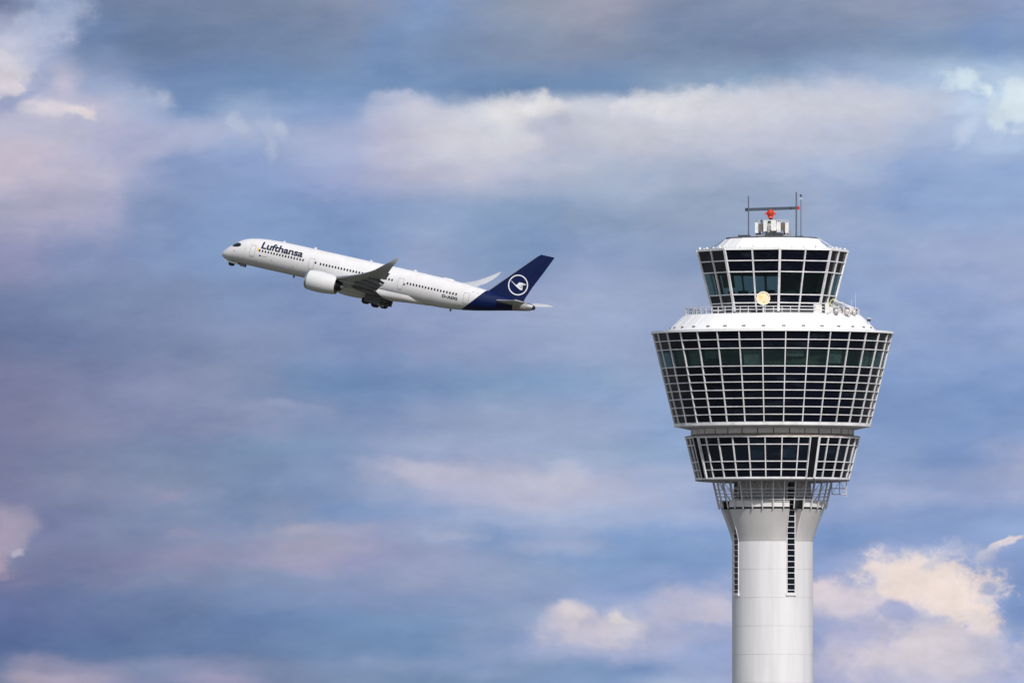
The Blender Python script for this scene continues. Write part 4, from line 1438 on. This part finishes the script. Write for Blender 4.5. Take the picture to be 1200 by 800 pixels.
WING = [  # |y|, xLE, chord, zLE, thick, twist
 (0.5, 19.8, 15.0, -2.35, .13, 3), (3.0, 22.0, 12.6, -2.15, .13, 3), (6.5, 24.7, 10.0, -1.75, .12, 2.5), (10.0, 27.4, 7.9, -1.32, .11, 2), (12.8, 29.6, 7.0, -.95, .11, 1.5),
 (17, 32.9, 5.9, -.25, .105, 1), (22, 36.8, 4.65, .65, .10, .5), (25, 39.1, 3.95, 1.3, .10, 0), (27.7, 41.2, 3.2, 2.0, .10, 0), (29.5, 42.6, 2.65, 2.6, .10, 0),
 (30.6, 43.6, 2.25, 3.15, .09, 0), (31.4, 44.7, 1.75, 3.85, .08, 0), (31.95, 45.8, 1.25, 4.6, .08, 0), (32.35, 47.0, .6, 5.5, .07, 0), (32.42, 47.5, .25, 5.85, .06, 0)]
def wz(y):
    for i in range(len(WING) - 1):
        a_, b_ = WING[i], WING[i + 1]
        if a_[0] <= y <= b_[0]:
            t_ = (y - a_[0]) / (b_[0] - a_[0])
            return [a_[j] + (b_[j] - a_[j]) * t_ for j in range(1, 6)]
for sd in (-1, 1):
    wg = loft([(sd * s[0],) + s[1:] for s in WING]).build('wing', M['wing'], plane)
    # dark leading-edge strip is left bare metal slat
    sl_ = loft([(sd * y, wz(y)[0] - .12 - .0 * y, wz(y)[1] * .16, wz(y)[2] - .10, .5, 6) for y in (3.8, 6, 8.6)]).build('slat', M['wing'], wg)
    sl_ = loft([(sd * y, wz(y)[0] - .10, wz(y)[1] * .15, wz(y)[2] - .10, .5, 6) for y in (12.0, 17, 22, 27, 29)]).build('slat', M['wing'], wg)
    # flaps set down a few degrees
    for ya, yb in ((3.4, 9.6), (10.1, 21.5)):
        st_ = []
        for y in (ya, (ya + yb) / 2, yb):
            xl, ch, zl, tk, tw = wz(y)
            fc = ch * .24 + .2
            xf = xl + ch * .93
            zf = zl - ch * .93 * math.sin(R(tw)) - .12
            st_.append((sd * y, xf, fc, zf, .12, 16))
        loft(st_).build('flap', M['wingdark'], wg)
    st_ = []
    for y in (22.2, 25, 28.6):
        xl, ch, zl, tk, tw = wz(y)
        st_.append((sd * y, xl + ch * .96, ch * .18, zl - .02, .12, 6))
    loft(st_).build('aileron', M['wing'], wg)
    for y, ln in ((6.8, 5.2), (13.2, 4.8), (17.2, 4.2), (21.0, 3.6)):
        xl, ch, zl, tk, tw = wz(y)
        f_ = AB()
        xe = xl + ch + .9
        zb = zl - ch * .8 * math.sin(R(tw)) - .45
        prf = [(0.02, 0), (.22, .08), (.36, .3), (.40, .5), (.34, .75), (.16, .94), (.02, 1)]
        for r_, h_ in prf:
            for k in range(12):
                a_ = 2 * math.pi * k / 12
                f_.v.append((xe - ln + ln * h_, sd * y + r_ * .8 * math.cos(a_), zb - .55 * h_ * h_ * 1.0 + r_ * 1.25 * math.sin(a_)))
        for i in range(len(prf) - 1):
            for k in range(12):
                j = (k + 1) % 12
                f_.f.append((i * 12 + k, i * 12 + j, (i + 1) * 12 + j, (i + 1) * 12 + k))
        f_.build('flap_track_fairing', M['wingdark'], wg)
    # engine
    ez, ey = -2.88, sd * 10.5
    e_ = AB()
    e_.lathe([(1.62, 22.75), (1.66, 22.45), (1.76, 22.3), (1.87, 22.4), (1.97, 22.8), (2.07, 23.6), (2.1, 24.8), (2.07, 26.2), (1.95, 27.5), (1.76, 28.7), (1.70, 28.7), (1.6, 27), (1.55, 24.5), (1.62, 22.75)], 48, c=(0, ey, ez), axis='x')
    en = e_.build('engine', M['acwhite'], plane)
    e_ = AB(); e_.lathe([(1.75, 22.29), (1.80, 22.285), (1.90, 22.4), (1.985, 22.76), (1.975, 22.77)], 48, c=(0, ey, ez), axis='x'); e_.build('intake_lip', M['metal'], en)
    e_ = AB(); e_.lathe([(1.6, 24.0), (.4, 23.9), (.02, 23.3)], 32, c=(0, ey, ez), axis='x'); e_.build('fan', M['hot'], en)
    e_ = AB(); e_.lathe([(1.55, 27.0), (1.15, 27.6), (1.05, 28.8), (.82, 29.7), (.75, 29.7), (.7, 29.2)], 32, c=(0, ey, ez), axis='x'); e_.build('core_nozzle', M['hot'], en)
    e_ = AB(); e_.lathe([(.62, 29.0), (.5, 29.8), (.2, 30.5), (.02, 30.7)], 24, c=(0, ey, ez), axis='x'); e_.build('exhaust_plug', M['metal'], en)
    py = AB()
    n0 = len(py.v)
    secs = [(23.6, .06, ez + 2.0, ez + 2.12), (25.0, .26, ez + 1.6, ez + 2.42), (27.3, .34, ez + 1.4, -1.05), (29.5, .32, ez + 1.0, -1.2), (31.6, .22, -1.95, -1.55), (33.0, .08, -1.75, -1.65)]
    for x, hw, z0_, z1_ in secs:
        for yy, zz_ in ((-hw, z0_), (hw, z0_), (hw, z1_), (-hw, z1_)):
            py.v.append((x, ey + yy, zz_))
    for i in range(len(secs) - 1):
        for k in range(4):
            j = (k + 1) % 4
            py.f.append((i * 4 + k, i * 4 + j, (i + 1) * 4 + j, (i + 1) * 4 + k))
    py.f.append((0, 1, 2, 3)); n_ = (len(secs) - 1) * 4; py.f.append((n_, n_ + 1, n_ + 2, n_ + 3))
    py.build('pylon', M['wing'], en)
    # horizontal stabiliser
    HT = [(.9, 58.3, 5.6, .95, .10, 1), (3, 59.9, 4.7, 1.18, .10, 1), (6, 62.4, 3.5, 1.55, .09, 1), (9.0, 64.9, 2.35, 1.95, .09, 1), (9.35, 65.6, 1.75, 2.0, .07, 1)]
    HT = [(a_, b_ + .35, c_, d_ - .05, e2, f2) for a_, b_, c_, d_, e2, f2 in HT]
    stb = loft([(sd * s[0],) + s[1:] for s in HT], x_to=.72).build('stabiliser', M['stab'], plane)
    loft([(sd * s[0],) + s[1:] for s in HT], x_from=.735).build('elevator', M['stab'], stb)
    # main gear
    gx, gy = 33.8, sd * 2.7
    mg = AB()
    mg.tube((gx - .3, sd * 4.9, -1.9), (gx, gy, -4.75), .24, .18, n=12)
    mg.tube((gx - 2.0, sd * 4.4, -2.2), (gx, gy, -3.6), .10, n=8)
    mg.tube((gx, sd * 2.2, -2.5), (gx, gy, -3.9), .10, n=8)
    mg.tube((gx - 1.1, gy, -4.72), (gx + 1.1, gy, -5.0), .17, n=10)
    for wx, wz_ in ((-1.05, -4.72), (1.05, -5.0)):
        mg.tube((gx + wx, gy - .85, wz_), (gx + wx, gy + .85, wz_), .09, n=8)
    mgo = mg.build('main_landing_gear', M['gear'], plane)
    for wx, wz_ in ((-1.05, -4.72), (1.05, -5.0)):
        for wy in (-.7, .7):
            t_ = AB()
            cy_, r_ = gy + wy, .7
            prf = [(.3, -.2), (.56, -.24), (.68, -.17), (.71, 0), (.68, .17), (.56, .24), (.3, .2)]
            for rr__, h_ in prf:
                for k in range(20):
                    a_ = 2 * math.pi * k / 20
                    t_.v.append((gx + wx + rr__ * math.cos(a_), cy_ + h_, wz_ + rr__ * math.sin(a_)))
            for i in range(len(prf) - 1):
                for k in range(20):
                    j = (k + 1) % 20
                    t_.f.append((i * 20 + k, i * 20 + j, (i + 1) * 20 + j, (i + 1) * 20 + k))
            t_.f.append(tuple(k for k in range(20))); t_.f.append(tuple((len(prf) - 1) * 20 + k for k in range(20)))
            t_.build('wheel', M['tyre'], mgo)
    dr = AB()
    dr.prism((gx - 1.5, sd * 1.3, -4.35), (gx + 2.4, sd * 1.3, -4.5), .08, 1.5)
    dr.build('gear_door', M['gear'], mgo, smooth=False)
    dr = AB()
    dr.prism((gx - 1.1, sd * 3.9, -3.95), (gx + 2.3, sd * 3.9, -4.15), .06, 1.9)
    dr.build('leg_door', M['gear'], mgo, smooth=False)

# gear bay opening
ab = AB()
ab.box((34.6, 0, -4.1), (4.4, 4.2, .12))
ab.build('gear_bay', M['dark'], plane, smooth=False)

# nose gear swinging forward
ng = AB()
ng.tube((4.9, 0, -2.8), (2.45, 0, -3.42), .15, .11, n=10)
ng.tube((2.4, -.45, -3.42), (2.4, .45, -3.42), .07, n=8)
ng.tube((3.6, 0, -2.8), (3.6, 0, -3.15), .06, n=8)
ngo = ng.build('nose_landing_gear', M['gear'], plane)
for sd in (-1, 1):
    t_ = AB()
    t_.tube((2.4, sd * .22, -3.42), (2.4, sd * .58, -3.42), .50, n=20)
    t_.build('wheel', M['tyre'], ngo, smooth=False)
    d_ = AB(); d_.prism((1.2, sd * .75, -3.02), (3.9, sd * .75, -3.18), .05, .36); d_.build('bay_door', M['acwhite'], ngo, smooth=False)
    d_ = AB(); d_.prism((4.3, sd * .45, -3.25), (5.4, sd * .45, -3.3), .06, .55); d_.build('leg_door', M['wingdark'], ngo, smooth=False)

# tail fin and rudder
FIN = [(1.2, 55.4, 8.75, 0, .10, 0), (2.6, 56.75, 7.8, 0, .10, 0), (5.0, 59.1, 6.45, 0, .095, 0), (8.0, 62.05, 5.0, 0, .09, 0), (11.2, 65.2, 3.35, 0, .085, 0), (11.75, 65.9, 2.85, 0, .06, 0)]
def fin_half(x, z):
    for i in range(len(FIN) - 1):
        a_, b_ = FIN[i], FIN[i + 1]
        if a_[0] <= z <= b_[0]:
            t_ = (z - a_[0]) / (b_[0] - a_[0])
            xl, ch, tk = (a_[j] + (b_[j] - a_[j]) * t_ for j in (1, 2, 4))
            u_ = (x - xl) / ch
            if u_ <= 0 or u_ >= 1:
                return 0.02
            for k in range(len(AF) - 1):
                if AF[k][0] <= u_ <= AF[k + 1][0]:
                    q_ = (u_ - AF[k][0]) / (AF[k + 1][0] - AF[k][0])
                    return (AF[k][1] + (AF[k + 1][1] - AF[k][1]) * q_) * tk * ch / 2
    return 0.02
fin = loft(FIN, vertical=True, x_to=.66).build('tail_fin', M['navy'], plane)
loft(FIN, vertical=True, x_from=.668).build('rudder', M['navy'], fin)
le = loft([(s[0], s[1] - .06, s[2] * .06 + .1, 0, s[4] * 1.9 * s[2] * .5 / (s[2] * .06 + .1) * .6, 0) for s in FIN[1:5]], vertical=True, x_to=.45)
le.build('leading_edge', M['metal'], fin)
EC = (62.55, 4.85)
ER = 2.06
def fsf(x, z, side, eps):
    return side * (fin_half(x, z) + eps)
def erot(dx_, dy_):      # image-aligned offsets to aircraft axes
    return (EC[0] + ER * (dx_ * .976 - dy_ * .216), EC[1] + ER * (dx_ * .216 + dy_ * .976))
for sd in (-1, 1):
    em = AB()
    n = 48
    for k in range(n):
        a_ = 2 * math.pi * k / n
        for rr__ in (.895, 1.0):
            for e_ in (.03, -.01):
                x, z = EC[0] + ER * rr__ * math.cos(a_), EC[1] + ER * rr__ * math.sin(a_)
                em.v.append((x, fsf(x, z, sd, e_), z))
    for k in range(n):
        j = (k + 1) % n
        for a_, b_ in ((0, 2), (2, 3), (1, 0)):
            em.f.append((k * 4 + a_, k * 4 + b_, j * 4 + b_, j * 4 + a_))
    em.build('emblem_ring', M['logo'], fin, recalc=False)
    bird = [(-.76, .42), (-.60, .37), (-.40, .18), (-.24, .03), (-.08, .04), (.04, .18), (.16, .26), (.28, .20), (.5, .17), (.66, .08), (.86, .05),
            (.66, -.03), (.5, -.04), (.32, -.03), (.14, .0), (.0, -.04), (.14, -.21), (.28, -.35), (.46, -.40), (.40, -.49), (.22, -.48), (.0, -.31), (-.18, -.14), (-.36, .05), (-.58, .29)]
    patch([erot(x, y) for x, y in bird], sd, .03, fsf, cuts=2).build('emblem_bird', M['logo'], fin)

# small blades and domes along the roof and belly
for x, z_, l_, h_ in ((18.9, 3.05, .5, .38), (12.2, 3.0, .4, .3), (31.0, 3.05, .4, .3), (40.5, 3.0, .5, .35)):
    a_ = AB(); a_.prism((x, 0, z_ + h_ / 2), (x + l_, 0, z_ + h_ / 2), .06, h_); a_.build('blade_aerial', M['acwhite'], fus, smooth=False)
for x, z_ in ((15.7, -3.05), (49.5, -2.75), (21.0, -3.3)):
    a_ = AB(); a_.prism((x, 0, z_ - .22), (x + .35, 0, z_ - .22), .06, .5); a_.build('blade_aerial', M['gear'], fus, smooth=False)
dm = AB()
prf = [(.02, 0), (.4, .06), (.6, .2), (.62, .5), (.5, .8), (.02, 1)]
for r_, h_ in prf:
    for k in range(13):
        a_ = math.pi * k / 12
        dm.v.append((46.6 + 2.8 * h_, r_ * math.cos(a_), 2.9 + r_ * .42 * math.sin(a_)))
for i in range(len(prf) - 1):
    for k in range(12):
        dm.f.append((i * 13 + k, i * 13 + k + 1, (i + 1) * 13 + k + 1, (i + 1) * 13 + k))
dm.build('antenna_dome', M['acwhite'], fus)
